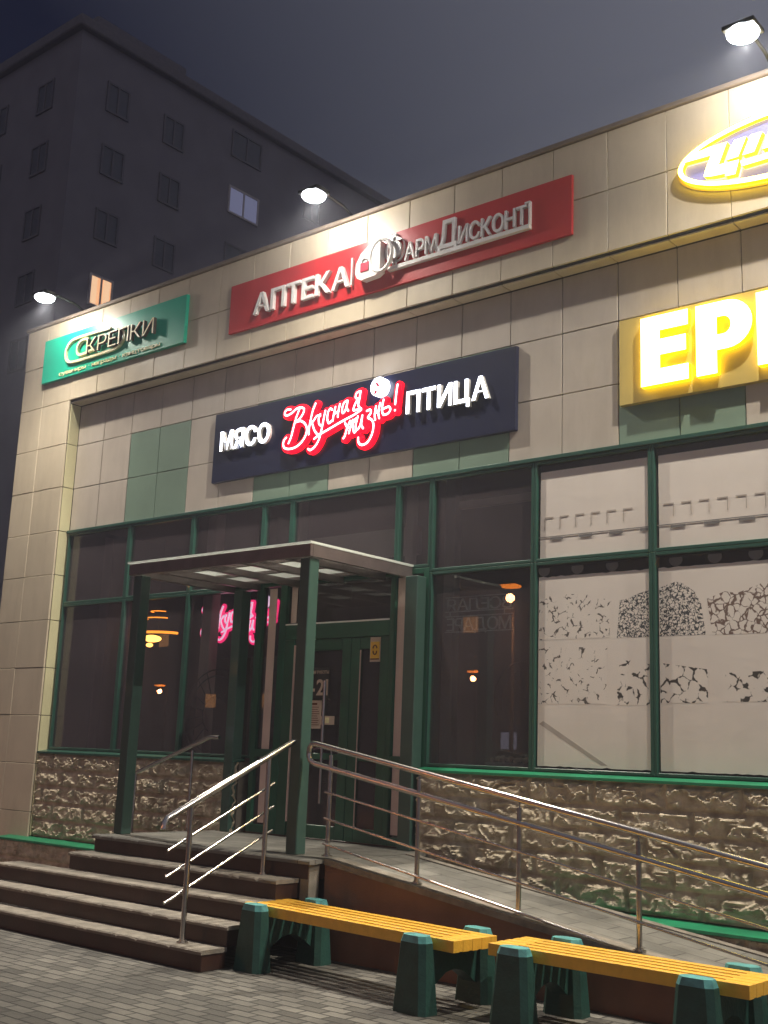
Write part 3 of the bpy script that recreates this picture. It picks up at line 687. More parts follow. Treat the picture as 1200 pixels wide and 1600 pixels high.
def rr(x): return .75 + (-6.5-x)*sl
sr = (1.66-.99)/(6.77-2.86)
def hz(x, o_): return 1.625 + (-6.5-x)*sr + o_
for x in (-6.53, -5.60, -4.68, -3.74, -2.84, -1.9, -.98):
    z0 = rr(x)+.012; mb = MB(); mb.cyl((x, 7.2, z0), (x, 7.2, hz(x, -.06)), .019, 16); flange(mb, x, 7.2, z0); mb.cyl((x, 7.2, hz(x, -.06)), (x, 7.2, hz(x, -.02)), .006, 8)
    mb.build('post', M['steel'], rail, smooth=True)
xe = -.3
loop = [(xe, 7.2, hz(xe, 0)), (-6.70, 7.2, hz(-6.70, 0)), (-6.755, 7.2, hz(-6.755, -.012)), (-6.78, 7.2, hz(-6.78, -.05)), (-6.785, 7.2, hz(-6.78, -.11)), (-6.765, 7.2, hz(-6.765, -.15)), (-6.71, 7.2, hz(-6.7, -.165)), (xe, 7.2, hz(xe, -.165))]
MB().tube(loop, .024, 14).build('handrail_loop', M['steel'], rail, smooth=True)
for o_ in (-.36, -.57, -.77):
    MB().tube([(-6.56, 7.178, hz(-6.56, o_)), (xe, 7.178, hz(xe, o_*1.0))], .0095, 10).build('bar', M['steel'], rail, smooth=True)
rail = thing('side_handrail', 'shaded thin handrail along the stone wall at the left end of the landing', 'handrail', (-9.6, 8.2, .5), 'stainless steel handrails')
for x in (-9.38, -10.28):
    MB().cyl((x, 8.18, .0), (x, 8.18, 1.64+(x+9.1)*.30), .017, 12).build('post', M['steel'], rail, smooth=True)
MB().tube([(-8.98, 8.18, 1.70), (-9.12, 8.18, 1.70), (-9.22, 8.18, 1.665), (-10.5, 8.18, 1.22), (-10.56, 8.18, 1.14)], .021, 12).build('handrail_tube', M['steel'], rail, smooth=True)

# ================================================================== canopy
can = thing('entrance_canopy', 'flat metal canopy on dark green posts over the entrance landing', 'canopy', (-8, 7.9, .75))
cx0, cx1, cy0, cy1 = -9.34, -6.83, 7.14, 8.56
for (x0, x1, y0, y1) in ((-9.30, -9.18, 7.18, 7.30), (-6.985, -6.865, 7.18, 7.30), (-9.16, -9.03, 8.42, 8.555), (-6.79, -6.64, 8.42, 8.555)):
    MB().cbox(x0, x1, y0, y1, .751, 3.258, .006).build('post', M['post'], can)
mb = MB(); mb.cbox(cx0, cx1, cy0, cy0+.035, 3.26, 3.372, .003); mb.cbox(cx0, cx0+.035, cy0+.036, cy1+.02, 3.26, 3.372, .003); mb.cbox(cx1-.035, cx1, cy0+.036, cy1+.02, 3.26, 3.372, .003)
mb.build('fascia', M['fascia'], can)
mb = MB()
for x in (-8.95, -8.35, -7.75, -7.2): mb.cbox(x, x+.05, cy0+.037, cy1, 3.262, 3.33, .003)
for y in (7.60, 8.05, 8.50): mb.cbox(cx0+.036, cx1-.036, y, y+.035, 3.332, 3.366, .003)
mb.build('beam', M['fascia'], can)
MB().box(cx0-.012, cx1+.012, cy0-.015, cy1+.03, 3.374, 3.392).build('roof_sheet', M['poly'], can)
mb = MB(); mb.cbox(-9.0, -7.28, 7.2, 8.4, 3.334, 3.3705, .004); mb.build('soffit_board', M['poly'], can) if False else None

# ================================================================== benches
def bench(name, label, cx, cy, rot, L, leg, group):
    root = thing(name, label, 'bench', (0, 0, 0), group); root['_rot'] = 1
    def pillar(mb, x, y, sy):
        # tapered, chamfered concrete pillar
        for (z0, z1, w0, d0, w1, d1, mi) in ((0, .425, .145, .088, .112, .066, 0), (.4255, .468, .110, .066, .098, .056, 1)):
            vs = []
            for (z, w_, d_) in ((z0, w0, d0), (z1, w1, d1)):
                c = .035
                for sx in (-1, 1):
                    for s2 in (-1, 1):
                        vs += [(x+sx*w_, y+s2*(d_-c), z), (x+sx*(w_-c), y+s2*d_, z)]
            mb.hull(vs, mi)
    for s in (-1, 1):
        x = s*leg/2; mb = MB()
        pillar(mb, x, -.30, -1); pillar(mb, x, .30, 1)
        # cross piece with arched underside
        pts = [(-.24, .12), (-.15, .18), (-.08, .225), (0, .24), (.08, .225), (.15, .18), (.24, .12), (.24, .375), (-.24, .375)]
        b0 = len(mb.v); n = len(pts)
        vs = [(x-.06, p[0], p[1]) for p in pts]+[(x+.06, p[0], p[1]) for p in pts]
        mb.add(vs, [tuple(range(n)), tuple(range(2*n-1, n-1, -1))]+[((i+1) % n, i, n+i, n+(i+1) % n) for i in range(n)])
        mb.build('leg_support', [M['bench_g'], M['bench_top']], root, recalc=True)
    dp = .43; ns = 5; sw = (dp-.034*4)/5
    for k in range(ns):
        y0 = -dp/2 + k*(sw+.034)
        mb = MB(); mb.cbox(-L/2, L/2, y0, y0+sw, .378, .452, .0015)
        mb.build('seat_slat', [M['bench_y'], M['black']], root)
    for s in (-1, 1):
        mb = MB()
        for k in range(ns-1):
            y0 = -dp/2 + k*(sw+.034)+sw
            mb.box(min(s*L/2*.998, s*(L/2-.17)), max(s*L/2*.998, s*(L/2-.17)), y0-.002, y0+.036, .382, .4495)
        mb.build('end_spacer', M['bench_y'], root)
    root.location = (cx, cy, 0); root.rotation_euler = (0, 0, rot)
    return root
bench('park_bench', 'yellow slatted bench on green concrete legs beside the steps, left of the two', -5.58, 6.55, math.radians(-5.5), 2.14, 1.66, 'yellow benches in front of the ramp')
bench('park_bench', 'yellow slatted bench on green concrete legs at the right picture edge', -3.50, 6.57, math.radians(-1.0), 1.72, 1.20, 'yellow benches in front of the ramp')

# ================================================================== signs
def set_back(sg, boards, ob, nl, ol, wall):
    # move a sign closer to its wall, keeping each piece's proportions
    for ch in sg.children:
        if ch.type != 'MESH': continue
        isb = ch.name.split('.')[0] in boards
        k_ = boards['board']/ob if isb else nl/ol
        for v in ch.data.vertices:
            v.co = Vector((v.co.x*k_, min(v.co.y*k_, wall) if not (isb and v.co.y > ob+.001) else wall, (v.co.z-1.6)*k_+1.6))
GSG = 'lit and painted shop signs on the facade'
sg = thing('stationery_sign', 'teal sign board with cream paper clip outline, above the left corner', 'sign', (-11.5, F, 6.5), GSG)
MB().cbox(-13.0, -10.12, 8.245, F-.002, 6.245, 6.85, .004).build('board', [M['teal']], sg)
clip = [(-11.55, 6.72), (-12.15, 6.735), (-12.36, 6.715), (-12.455, 6.63), (-12.46, 6.52), (-12.40, 6.445), (-12.25, 6.415), (-11.75, 6.415), (-11.40, 6.425), (-11.27, 6.49), (-11.25, 6.58), (-11.31, 6.67), (-11.42, 6.705)]
clip2 = [(-11.86, 6.50), (-12.10, 6.475), (-12.18, 6.50), (-12.205, 6.57), (-12.18, 6.64), (-12.10, 6.675), (-11.98, 6.67)]
plate([smooth_pts(clip)], .016, .008, 8.215, 8.2445, 'clip_outline', [M['yellowcream'], M['yellowcream']], sg)
plate([smooth_pts(clip2)], .015, .008, 8.205, 8.2445, 'clip_hook', [M['yellowcream'], M['yellowcream']], sg)
word(sg, 'КРЕПКИ', -11.98, -10.64, 6.455, 6.655, 8.19, 8.235, [M['yellowcream'], M['joint']], -.012, gap=.10)
word(sg, 'сувениры · награды · канцтовары', -12.60, -10.55, 6.285, 6.34, 8.235, 8.2445, [M['yellowcream'], M['yellowcream']], .0, gap=.07, merge=True, name='lettering')

set_back(sg, {'board': 8.372}, 8.245, 8.34, 8.215, F-.002)
sg = thing('pharmacy_sign', 'long red pharmacy sign board with raised white and grey letters', 'sign', (-7.2, F, 6.5), GSG)
MB().cbox(-9.43, -4.93, 8.32, F-.002, 6.215, 6.80, .004).build('board', M['redboard'], sg)
word(sg, 'АПТЕКА', -8.90, -7.49, 6.295, 6.535, 8.19, 8.364, [M['white'], M['white']], .014, gap=.07)
MB().cbox(-7.475, -7.455, 8.2, 8.364, 6.30, 6.60, .002).build('divider', M['white'], sg)
# round-ended white drop shape with a red cross-shaped lock, and the big ring
drop = smooth_pts([(-7.23, 6.60), (-7.32, 6.52), (-7.345, 6.42), (-7.30, 6.345), (-7.22, 6.33)], 5)
mb = MB(); poly = [(-7.10, 6.30), (-7.04, 6.33), (-7.045, 6.66), (-7.10, 6.67), (-7.20, 6.645), (-7.30, 6.58), (-7.36, 6.48), (-7.37, 6.38), (-7.34, 6.32), (-7.28, 6.29)]
mb.prism(poly, 8.15, 8.319); mb.build('drop_emblem', M['white'], sg)
MB().cbox(-7.295, -7.185, 8.142, 8.1495, 6.375, 6.47, .002).build('emblem_lock', M['red'], sg)
MB().tube([(-7.275+.0, 8.146, 6.47), (-7.27, 8.146, 6.50), (-7.24, 8.146, 6.515), (-7.21, 8.146, 6.50), (-7.205, 8.146, 6.47)], .007, 6).build('lock_shackle', M['silver'], sg)
MB().tube([(-7.035+.145*math.cos(a)*.95, 8.16, 6.50+.17*math.sin(a)) for a in np.linspace(0, 2*math.pi, 40, endpoint=False)], .020, 8, closed=True).build('ring_emblem', M['silver'], sg)
MB().prism([(-7.10, 6.335), (-7.05, 6.345), (-7.02, 6.30), (-6.96, 6.235), (-6.90, 6.225), (-6.915, 6.26), (-6.98, 6.33), (-7.02, 6.37)][::1], 8.13, 8.319).build('emblem_tail', M['redboard'], sg) if False else None
word(sg, 'ФАРМДИСКОНТ', -7.02, -5.34, 6.39, 6.67, 8.20, 8.364, [M['silver'], M['silver']], .012, gap=.04, scales=[1.1, .66, .66, .66, 1.05, .66, .66, .66, .66, .66, .66])
mb = MB(); mb.cbox(-6.97, -5.30, 8.19, 8.364, 6.325, 6.368, .003); mb.build('underline', M['white'], sg)
mb = MB(); mb.cbox(-5.318, -5.30, 8.20, 8.364, 6.37, 6.58, .003); mb.cbox(-5.36, -5.30, 8.20, 8.364, 6.581, 6.60, .003); mb.build('end_bar', M['silver'], sg)

set_back(sg, {'board': 8.39}, 8.32, 8.305, 8.15, F-.002)
sg = thing('butcher_sign', 'dark navy light box with white block words and red glowing script', 'sign', (-7.6, W, 4.9), GSG)
MB().cbox(-9.62, -5.545, 8.385, W-.004, 4.50, 5.31, .006).build('board', M['navy'], sg)
word(sg, 'МЯСО', -9.44, -8.66, 4.835, 5.06, 8.32, 8.38, [M['e_white'], M['silver']], .022, gap=.085)
word(sg, 'ПТИЦА', -6.775, -5.80, 4.835, 5.06, 8.32, 8.38, [M['e_white'], M['silver']], .022, gap=.085)
STROKES = [[(-8.341, 5.138), (-8.391, 5.144), (-8.423, 5.125), (-8.421, 5.093), (-8.378, 5.08), (-8.313, 5.1), (-8.25, 5.133), (-8.185, 5.134), (-8.142, 5.109), (-8.155, 5.062), (-8.2, 5.014), (-8.255, 4.984)], [(-8.208, 5.126), (-8.251, 5.035), (-8.284, 4.929), (-8.31, 4.835), (-8.346, 4.767)], [(-8.255, 4.984), (-8.182, 4.987), (-8.119, 4.946), (-8.086, 4.886), (-8.1, 4.816), (-8.149, 4.756), (-8.227, 4.713), (-8.316, 4.702), (-8.392, 4.719), (-8.423, 4.76), (-8.415, 4.808), (-8.384, 4.834)], [(-7.979, 5.143), (-8.011, 5.081), (-8.033, 4.999), (-8.054, 4.894), (-8.057, 4.821)], [(-7.902, 4.996), (-7.95, 5.004), (-7.988, 4.968), (-8.022, 4.937)], [(-8.008, 4.923), (-7.98, 4.858), (-7.929, 4.802), (-7.874, 4.806), (-7.767, 4.837), (-7.585, 4.892), (-7.436, 4.932), (-7.341, 4.97)], [(-7.904, 5.015), (-7.924, 4.97), (-7.912, 4.908), (-7.871, 4.883)], [(-7.834, 5.04), (-7.853, 4.958), (-7.876, 4.842), (-7.909, 4.739), (-7.96, 4.675), (-8.021, 4.647), (-8.054, 4.664)], [(-7.974, 4.761), (-7.889, 4.802)], [(-7.74, 5.036), (-7.765, 5.052), (-7.794, 5.021), (-7.802, 4.95), (-7.778, 4.898), (-7.741, 4.916)], [(-7.695, 5.058), (-7.714, 4.984), (-7.725, 4.914)], [(-7.635, 5.078), (-7.653, 4.998), (-7.657, 4.945)], [(-7.714, 4.984), (-7.646, 5.008)], [(-7.544, 5.098), (-7.581, 5.081), (-7.601, 5.025), (-7.59, 4.975), (-7.554, 5.005), (-7.529, 5.096), (-7.54, 5.026), (-7.515, 4.987)], [(-7.367, 5.168), (-7.412, 5.158), (-7.424, 5.113), (-7.385, 5.089)], [(-7.36, 5.167), (-7.371, 5.092), (-7.385, 5.024), (-7.366, 5.003)], [(-7.393, 5.09), (-7.428, 5.043), (-7.447, 4.993), (-7.432, 4.979), (-7.342, 4.981)], [(-7.486, 4.876), (-7.52, 4.81), (-7.546, 4.732), (-7.567, 4.706)], [(-7.554, 4.869), (-7.528, 4.824), (-7.489, 4.806)], [(-7.449, 4.882), (-7.475, 4.815), (-7.494, 4.748)], [(-7.411, 4.887), (-7.446, 4.834), (-7.426, 4.749), (-7.404, 4.757)], [(-7.383, 4.906), (-7.407, 4.816), (-7.39, 4.767), (-7.347, 4.807), (-7.323, 4.908), (-7.333, 4.816), (-7.306, 4.771)], [(-7.266, 4.945), (-7.222, 4.95), (-7.213, 4.913), (-7.248, 4.873), (-7.195, 4.841), (-7.17, 4.779), (-7.187, 4.69), (-7.241, 4.617), (-7.314, 4.599), (-7.36, 4.634), (-7.366, 4.682)], [(-7.147, 4.972), (-7.161, 4.893), (-7.151, 4.834)], [(-7.094, 4.998), (-7.114, 4.909), (-7.1, 4.843)], [(-7.154, 4.904), (-7.102, 4.927)], [(-7.052, 5.025), (-7.067, 4.947), (-7.052, 4.875), (-6.994, 4.872), (-6.96, 4.906), (-6.983, 4.942), (-7.047, 4.932)], [(-6.879, 5.151), (-6.89, 5.078), (-6.901, 4.954)], [(-6.903, 4.893), (-6.901, 4.891)]]
SM = [smooth_pts(s_, 3) if len(s_) > 2 else s_ for s_ in STROKES]
red = plate(SM, .043, .011, 8.325, 8.378, 'red_backing', [M['e_red'], M['e_red']], sg, bumps=[(-7.20, 4.80, .06), (-7.66, 4.98, .06), (-7.9, 4.86, .05), (-7.3, 4.85, .05)])
scr = plate(SM, .0105, .0055, 8.305, 8.323, 'script_letters', [M['e_cold'], M['e_red']], sg)
def disc(mb, cx, cz, r_, y0, y1, n=36, rz_=None):
    rz_ = rz_ or r_
    mb.prism([(cx+r_*math.cos(2*math.pi*k/n), cz+rz_*math.sin(2*math.pi*k/n)) for k in range(n)], y0, y1)
mb = MB(); disc(mb, -7.118, 5.17, .098, 8.29, 8.378); ball = mb.build('round_badge', M['e_white'], sg)
mb = MB(); mb.prism([(-7.17, 5.095), (-7.14, 5.095), (-7.12, 5.13), (-7.15, 5.14)], 8.285, 8.2895); mb.prism([(-7.15, 5.20), (-7.12, 5.165), (-7.09, 5.175), (-7.12, 5.205), (-7.13, 5.23)], 8.285, 8.2895); badge = mb.build('badge_mark', M['red'], sg)

set_back(sg, {'board': 8.555}, 8.385, 8.50, 8.305, W-.004)
sg2 = thing('script_reflection_copy', 'added pink glowing copy of the script, standing in for a reflection left of the door', 'sign', (-9.98, 9.35, 3.05), GSG)  # added glowing copy behind the glass, stands in for a pink reflection
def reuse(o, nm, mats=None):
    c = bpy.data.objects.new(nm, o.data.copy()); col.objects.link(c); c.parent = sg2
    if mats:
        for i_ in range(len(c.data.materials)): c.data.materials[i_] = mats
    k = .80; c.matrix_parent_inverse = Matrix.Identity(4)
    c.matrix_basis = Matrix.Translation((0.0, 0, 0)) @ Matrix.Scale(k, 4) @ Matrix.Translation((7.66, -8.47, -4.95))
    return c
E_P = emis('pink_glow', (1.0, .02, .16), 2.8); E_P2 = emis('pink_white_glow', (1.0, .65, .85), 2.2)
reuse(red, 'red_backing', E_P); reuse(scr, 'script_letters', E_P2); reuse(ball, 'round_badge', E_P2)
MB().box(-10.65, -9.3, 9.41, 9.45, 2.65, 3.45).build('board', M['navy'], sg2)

sg = thing('yellow_letter_sign', 'tan sign box with big glowing yellow white letters above the papered windows', 'sign', (-3, W, 4.9), GSG)
MB().cbox(-4.485, -.6, 8.35, W-.004, 4.535, 5.30, .006).build('board', M['tan'], sg)
YM = [M['e_ywhite'], M['e_yellow']]
MB().prism([(-4.215, 4.622), (-3.798, 4.622), (-3.798, 4.753), (-4.045, 4.753), (-4.045, 4.871), (-3.817, 4.871), (-3.817, 5.005), (-4.045, 5.005), (-4.045, 5.082), (-3.797, 5.082), (-3.797, 5.213), (-4.215, 5.213)], 8.225, 8.34, 0, 1).build('letter', YM, sg)
def ring_letter(outer, inner, nm):
    bm = bmesh.new()
    vo = [bm.verts.new((x, 8.225, z)) for x, z in outer]; vi = [bm.verts.new((x, 8.225, z)) for x, z in inner]
    eo = [bm.edges.new((vo[i], vo[(i+1) % len(vo)])) for i in range(len(vo))]; ei = [bm.edges.new((vi[i], vi[(i+1) % len(vi)])) for i in range(len(vi))]
    bmesh.ops.triangle_fill(bm, use_beauty=True, edges=eo+ei)
    bm.verts.index_update(); fs = [tuple(v.index for v in f.verts) for f in bm.faces]; vs = [v.co[:] for v in bm.verts]; bm.free()
    mb = MB(); mb.add(vs, fs, 0); n0 = len(mb.v); mb.v += [(x, 8.34, z) for x, y, z in mb.v]
    no = len(outer)
    for i in range(no): j = (i+1) % no; mb.f.append((i, j, j+n0, i+n0)); mb.mi.append(1)
    for i in range(len(inner)): j = no+(i+1) % len(inner); mb.f.append((no+i, j, j+n0, no+i+n0)); mb.mi.append(1)
    return mb.build(nm, YM, sg)
def bowl(cx, cz, rx, rz_, a0, a1, n=14): return [(cx+rx*math.cos(a), cz+rz_*math.sin(a)) for a in np.linspace(a0, a1, n)]
ring_letter([(-3.73, 4.622), (-3.558, 4.622), (-3.558, 4.812)] + bowl(-3.47, 5.012, .205, .20, -math.pi/2, math.pi/2) + [(-3.73, 5.213)],
            [(-3.555, 4.938)] + bowl(-3.50, 5.012, .062, .074, -math.pi/2, math.pi/2, 9) + [(-3.555, 5.086)], 'letter')
MB().prism([(-3.23, 4.622), (-3.07, 4.622), (-3.07, 4.95), (-2.95, 4.70), (-2.86, 4.70), (-2.74, 4.95), (-2.74, 4.622), (-2.58, 4.622), (-2.58, 5.213), (-2.74, 5.213), (-2.905, 4.90), (-3.07, 5.213), (-3.23, 5.213)], 8.225, 8.34, 0, 1).build('letter', YM, sg)

set_back(sg, {'board': 8.555}, 8.35, 8.50, 8.225, W-.004)
sg = thing('oval_sign', 'oval blue sign with glowing yellow ring and slanted yellow letters', 'sign', (-2.85, F, 6.37), GSG)
mb = MB(); disc(mb, -2.85, 6.36, .985, 8.17, F-.002, 64, .305); mb.build('box', [M['tan']], sg)
mb = MB(); disc(mb, -2.85, 6.37, .925, 8.155, 8.1685, 64, .262); mb.build('blue_face', M['blueface'], sg)
N = 72; outer = [( -2.85+.955*math.cos(2*math.pi*k/N), 6.37+.292*math.sin(2*math.pi*k/N)) for k in range(N)]; inner = [(-2.85+.915*math.cos(2*math.pi*k/N), 6.37+.252*math.sin(2*math.pi*k/N)) for k in range(N)]
mb = MB()
for k in range(N):
    j = (k+1) % N; o0, o1, i0, i1 = outer[k], outer[j], inner[k], inner[j]; yf, yb = 8.11, 8.165
    mb.add([(o0[0], yf, o0[1]), (o1[0], yf, o1[1]), (i1[0], yf, i1[1]), (i0[0], yf, i0[1])], [(0, 1, 2, 3)], 0)
    mb.add([(o0[0], yf, o0[1]), (o0[0], yb, o0[1]), (o1[0], yb, o1[1]), (o1[0], yf, o1[1])], [(0, 1, 2, 3)], 1)
    mb.add([(i0[0], yf, i0[1]), (i1[0], yf, i1[1]), (i1[0], yb, i1[1]), (i0[0], yb, i0[1])], [(0, 1, 2, 3)], 1)
mb.build('ring', YM, sg)
for poly in ([(-3.74, 6.42), (-3.51, 6.412), (-3.56, 6.289), (-3.57, 6.245), (-3.51, 6.228), (-3.392, 6.216), (-3.395, 6.192), (-3.31, 6.186), (-3.276, 6.300), (-3.445, 6.310), (-3.371, 6.484), (-3.52, 6.49), (-3.70, 6.468)],
             [(-3.382, 6.328), (-3.282, 6.328), (-3.212, 6.478), (-3.311, 6.478)], [(-3.249, 6.328), (-3.152, 6.328), (-3.083, 6.476), (-3.18, 6.479)],
             [(-3.255, 6.236), (-2.55, 6.236), (-2.55, 6.282), (-3.268, 6.282)], [(-3.09, 6.328), (-2.99, 6.328), (-2.95, 6.42), (-2.99, 6.47), (-3.03, 6.47)], [(-2.90, 6.328), (-2.60, 6.328), (-2.55, 6.42), (-2.62, 6.48), (-2.80, 6.48)]):
    MB().prism(poly, 8.085, 8.15, 0, 1).build('letter', YM, sg)

set_back(sg, {'board': 1}, 1, 8.35, 8.11, F-.002)
# ================================================================== floodlights on the parapet
E_F = emis('led_face', (.90, .95, 1.0), 60)
def floodlight(x, label):
    root = thing('floodlight', label, 'floodlight', (x, 7.85, 7.22), 'floodlights on arms along the parapet')
    mb = MB(); mb.cbox(x-.13, x+.13, 7.74, 7.96, 7.235, 7.275, .006)
    for k in range(6): mb.box(x-.11+k*.042, x-.10+k*.042, 7.78, 7.92, 7.276, 7.295)
    mb.build('housing', M['black'], root)
    mb = MB(); mb.tube([(x, 7.90, 7.29), (x, 8.0, 7.32), (x, 8.30, 7.30), (x, 8.46, 7.24)], .015, 8); mb.cbox(x-.04, x+.04, 8.42, 8.5, 7.216, 7.226, .002); mb.build('arm', M['black'], root)
    mb = MB(); uv(mb, (x, 7.85, 7.222), .125, .05, 24, 12); mb.build('led_lens', E_F, root, smooth=True)
    ld = bpy.data.lights.new('flood_lamp', 'POINT'); ld.energy = FLOOD; ld.shadow_soft_size = .03; ld.color = (1.0, .915, .77)
    # asymmetric floodlight optics: a wide fan along the wall, narrow across it
    ld.use_nodes = True; t = ld.node_tree; em = t.nodes['Emission']
    tc = t.nodes.new('ShaderNodeTexCoord'); sx = t.nodes.new('ShaderNodeSeparateXYZ'); t.links.new(tc.outputs['Normal'], sx.inputs[0])
    def mth(op, a_, b_=None):
        q = t.nodes.new('ShaderNodeMath'); q.operation = op
        for k, v in enumerate((a_, b_)):
            if v is None: continue
            if isinstance(v, (int, float)): q.inputs[k].default_value = v
            else: t.links.new(v, q.inputs[k])
        return q.outputs[0]
    zz = mth('MULTIPLY', sx.outputs['Z'], sx.outputs['Z']); yy = mth('MULTIPLY', sx.outputs['Y'], sx.outputs['Y'])
    cs = mth('DIVIDE', zz, mth('ADD', mth('ADD', zz, yy), 1e-5))
    pw = mth('POWER', cs, OPT_N/2)
    st_ = mth('ADD', mth('MULTIPLY', pw, 1.0), .035)
    t.links.new(mth('MULTIPLY', st_, mth('LESS_THAN', sx.outputs['Z'], .25)), em.inputs['Strength'])
    lo = bpy.data.objects.new('flood_lamp', ld); col.objects.link(lo); lo.parent = root; lo.location = (0, 0, -.06); lo.rotation_euler = (math.radians(-9), 0, 0)
    return root
FLOOD = 1750; OPT_N = 12.0
floodlight(-12.50, 'white LED floodlight on a parapet arm above the teal sign')
floodlight(-7.72, 'white LED floodlight on a parapet arm above the red sign')
floodlight(-3.12, 'white LED floodlight on a parapet arm above the oval sign')
floodlight(1.5, 'white LED floodlight on a parapet arm beyond the oval sign')

# ================================================================== warm street lamps across the square (seen only as reflections)
E_S = emis('sodium_lens', (1.0, .24, .02), 12)
def street_lamp(x, y, z, label, power, cutoff=False):
    root = thing('street_lamp', label, 'street lamp', (x, y, 0), 'sodium street lamps across the square')
    MB().cyl((x, y, 0), (x, y, z+.2), .07, 12, .045).build('pole', M['black'], root, smooth=True)
    mb = MB(); mb.tube([(x, y, z+.15), (x+.2, y+.3, z+.28), (x+.5, y+.8, z+.30)], .03, 8); mb.build('arm', M['black'], root)
    mb = MB(); mb.hull([(x+.5+a, y+.9+b_, z+.25+c) for a in (-.15, .15) for b_ in (-.3, .3) for c in (0, .08)]); mb.build('lamp_head', M['black'], root)
    mb = MB(); uv(mb, (x+.5, y+.9, z+.235), .30, .06); mb.build('lens', E_S, root)
    ld = bpy.data.lights.new('sodium_light', 'SPOT' if cutoff else 'POINT'); ld.energy = power
    if cutoff: ld.spot_size = math.radians(172); ld.spot_blend = 1.0
    ld.color = (1.0, .36, .13); ld.shadow_soft_size = .12
    lo = bpy.data.objects.new('sodium_light', ld); col.objects.link(lo); lo.parent = root; lo.location = (.5, .9, z-.08)
street_lamp(-17.2, -8.8, 5.8, 'orange street lamp nearest the shop, mirrored beside the entrance', 5500, True)
street_lamp(-29.7, -24.8, 5.0, 'orange street lamp mirrored in the dark window right of the door', 120)
street_lamp(-49.6, -23.9, 4.5, 'orange street lamp mirrored low in the left window', 120)
street_lamp(3.5, -9.0, 6.5, 'orange street lamp behind the photographer', 50)

# ================================================================== apartment tower behind
tw = thing('apartment_tower', 'dark high rise apartment block rising behind the shop', 'building', (-37, 23.7, 0))
TX, TY, TZ = -37.0, 23.7, 30.1
mb = MB(); mb.box(TX-26, TX, TY, TY+24, 0, TZ); mb.build('wall', M['tower'], tw)
mb = MB(); mb.cbox(TX-26.3, TX+.3, TY-.3, TY+24.3, TZ+.001, TZ+.5, .05); mb.box(TX-8, TX-2, TY+2, TY+7, TZ+.501, TZ+2.6); mb.build('roof_cap', M['towertrim'], tw)
E_W = emis('warm_lit_room', (1.0, .50, .24), 1.0); E_W2 = emis('cold_lit_room', (.20, .21, .34), .55)
M['tglass'] = mat('dark_tower_pane', (.10, .10, .12), .5); M['tframe'] = mat('white_window_frame', (.5, .45, .44), .6); M['dframe'] = mat('dim_window_frame', (.15, .135, .15), .7)
def tower_window(face, u, z, w_=1.15, h=1.35, lit=None):
    fm = M['tframe'] if lit else M['dframe']; f = MB(); p = MB(); c = .09
    def bx_(mb, u0, u1, z0, z1, d0, d1):
        if face == 'r': mb.box(TX+d0, TX+d1, u0, u1, z0, z1)
        else: mb.box(u0, u1, TY-d1, TY-d0, z0, z1)
    u0, u1, z0, z1 = u-w_/2, u+w_/2, z-h/2, z+h/2
    bx_(f, u0, u0+c, z0, z1, .002, .07); bx_(f, u1-c, u1, z0, z1, .002, .07); bx_(f, u0+c, u1-c, z0, z0+c, .002, .068); bx_(f, u0+c, u1-c, z1-c, z1, .002, .068); bx_(f, u-.04, u+.04, z0+c, z1-c, .002, .066)
    bx_(p, u0+c, u1-c, z0+c, z1-c, .012, .02)
    fo = f.build('window', fm, tw); p.build('pane', {None: M['tglass'], 'w': E_W, 'c': E_W2}[lit], fo)
    if lit == 'w':
        q = MB(); bx_(q, u0+c+.02, u-.18, z0+c, z1-c, .022, .028); bx_(q, u+.12, u1-c-.05, z0+c, z1-c, .022, .028); q.build('curtain', emis('curtain_glow', (1.0, .62, .36), .95), fo)
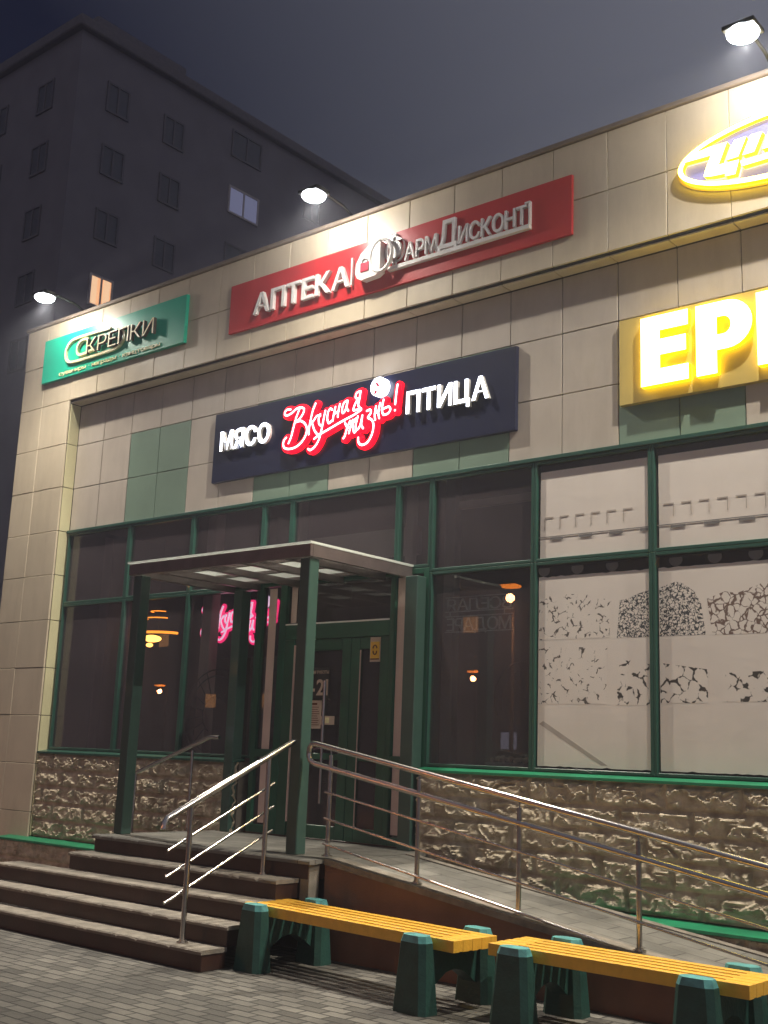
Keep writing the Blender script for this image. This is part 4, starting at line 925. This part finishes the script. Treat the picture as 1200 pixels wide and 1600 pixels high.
for z in (27.8, 24.97, 22.13, 19.3, 16.5): tower_window('r', 25.7, z, lit='w' if z == 19.3 else None)
for z in (27.75, 25.0, 22.05, 19.2, 16.4): tower_window('r', 28.7, z)
for z in (28.9, 26.1, 23.3, 20.5): tower_window('r', 33.0, z, 1.9, lit='c' if z == 26.1 else None)
for z in (27.8, 24.9, 22.1, 19.3): tower_window('r', 37.5, z)
for uu in (-39.2, -42.6, -46.5, -51, -56):
    for z in (27.8, 24.97, 22.13, 19.3, 16.5): tower_window('l', uu, z)
# block of flats across the square: behind the photographer, mirrored in the glass
fl = thing('apartment_block', 'low block of flats across the square with scattered lit windows', 'building', (-60, -60, 0))
MB().box(-98, -22, -68, -60, 0, 17).build('wall', M['tower'], fl)
MB().cbox(-98.3, -21.7, -68.3, -59.7, 17.001, 17.5, .05).build('roof_cap', M['towertrim'], fl)
E_F1 = emis('warm_flat_window', (1.0, .42, .14), 2.2); E_F2 = emis('pale_flat_window', (.8, .75, 1.0), 1.2)
for i in range(19):
    for j in range(5):
        q = rnd()
        if q < .42: continue
        x, z = -95+i*3.9, 2.2+j*3.1
        f = MB(); f.box(x, x+1.7, -59.999, -59.95, z, z+1.5); fo = f.build('window', M['dframe'], fl)
        MB().box(x+.1, x+1.6, -59.949, -59.93, z+.1, z+1.4).build('pane', E_F1 if q > .86 else (E_F2 if q > .82 else M['tglass']), fo)
for o in list(bpy.data.objects):
    if '_rot' in o: del o['_rot']

# ================================================================== night haze
HAZE = 0.003
if HAZE:
    o = MB().box(-75, 12, -32, 62, -1, 36).build('haze', []) if False else None
    mb = MB(); mb.box(-102, 12, -70, 62, -1, 36)
    m = bpy.data.materials.new('haze_air'); m.use_nodes = True; t = m.node_tree; t.nodes.clear()
    oo = t.nodes.new('ShaderNodeOutputMaterial'); pv = t.nodes.new('ShaderNodeVolumePrincipled')
    pv.inputs['Color'].default_value = (.78, .82, 1, 1); pv.inputs['Density'].default_value = HAZE; pv.inputs['Anisotropy'].default_value = .3
    t.links.new(pv.outputs[0], oo.inputs['Volume'])
    struct(mb.build('haze', m), 'stuff')
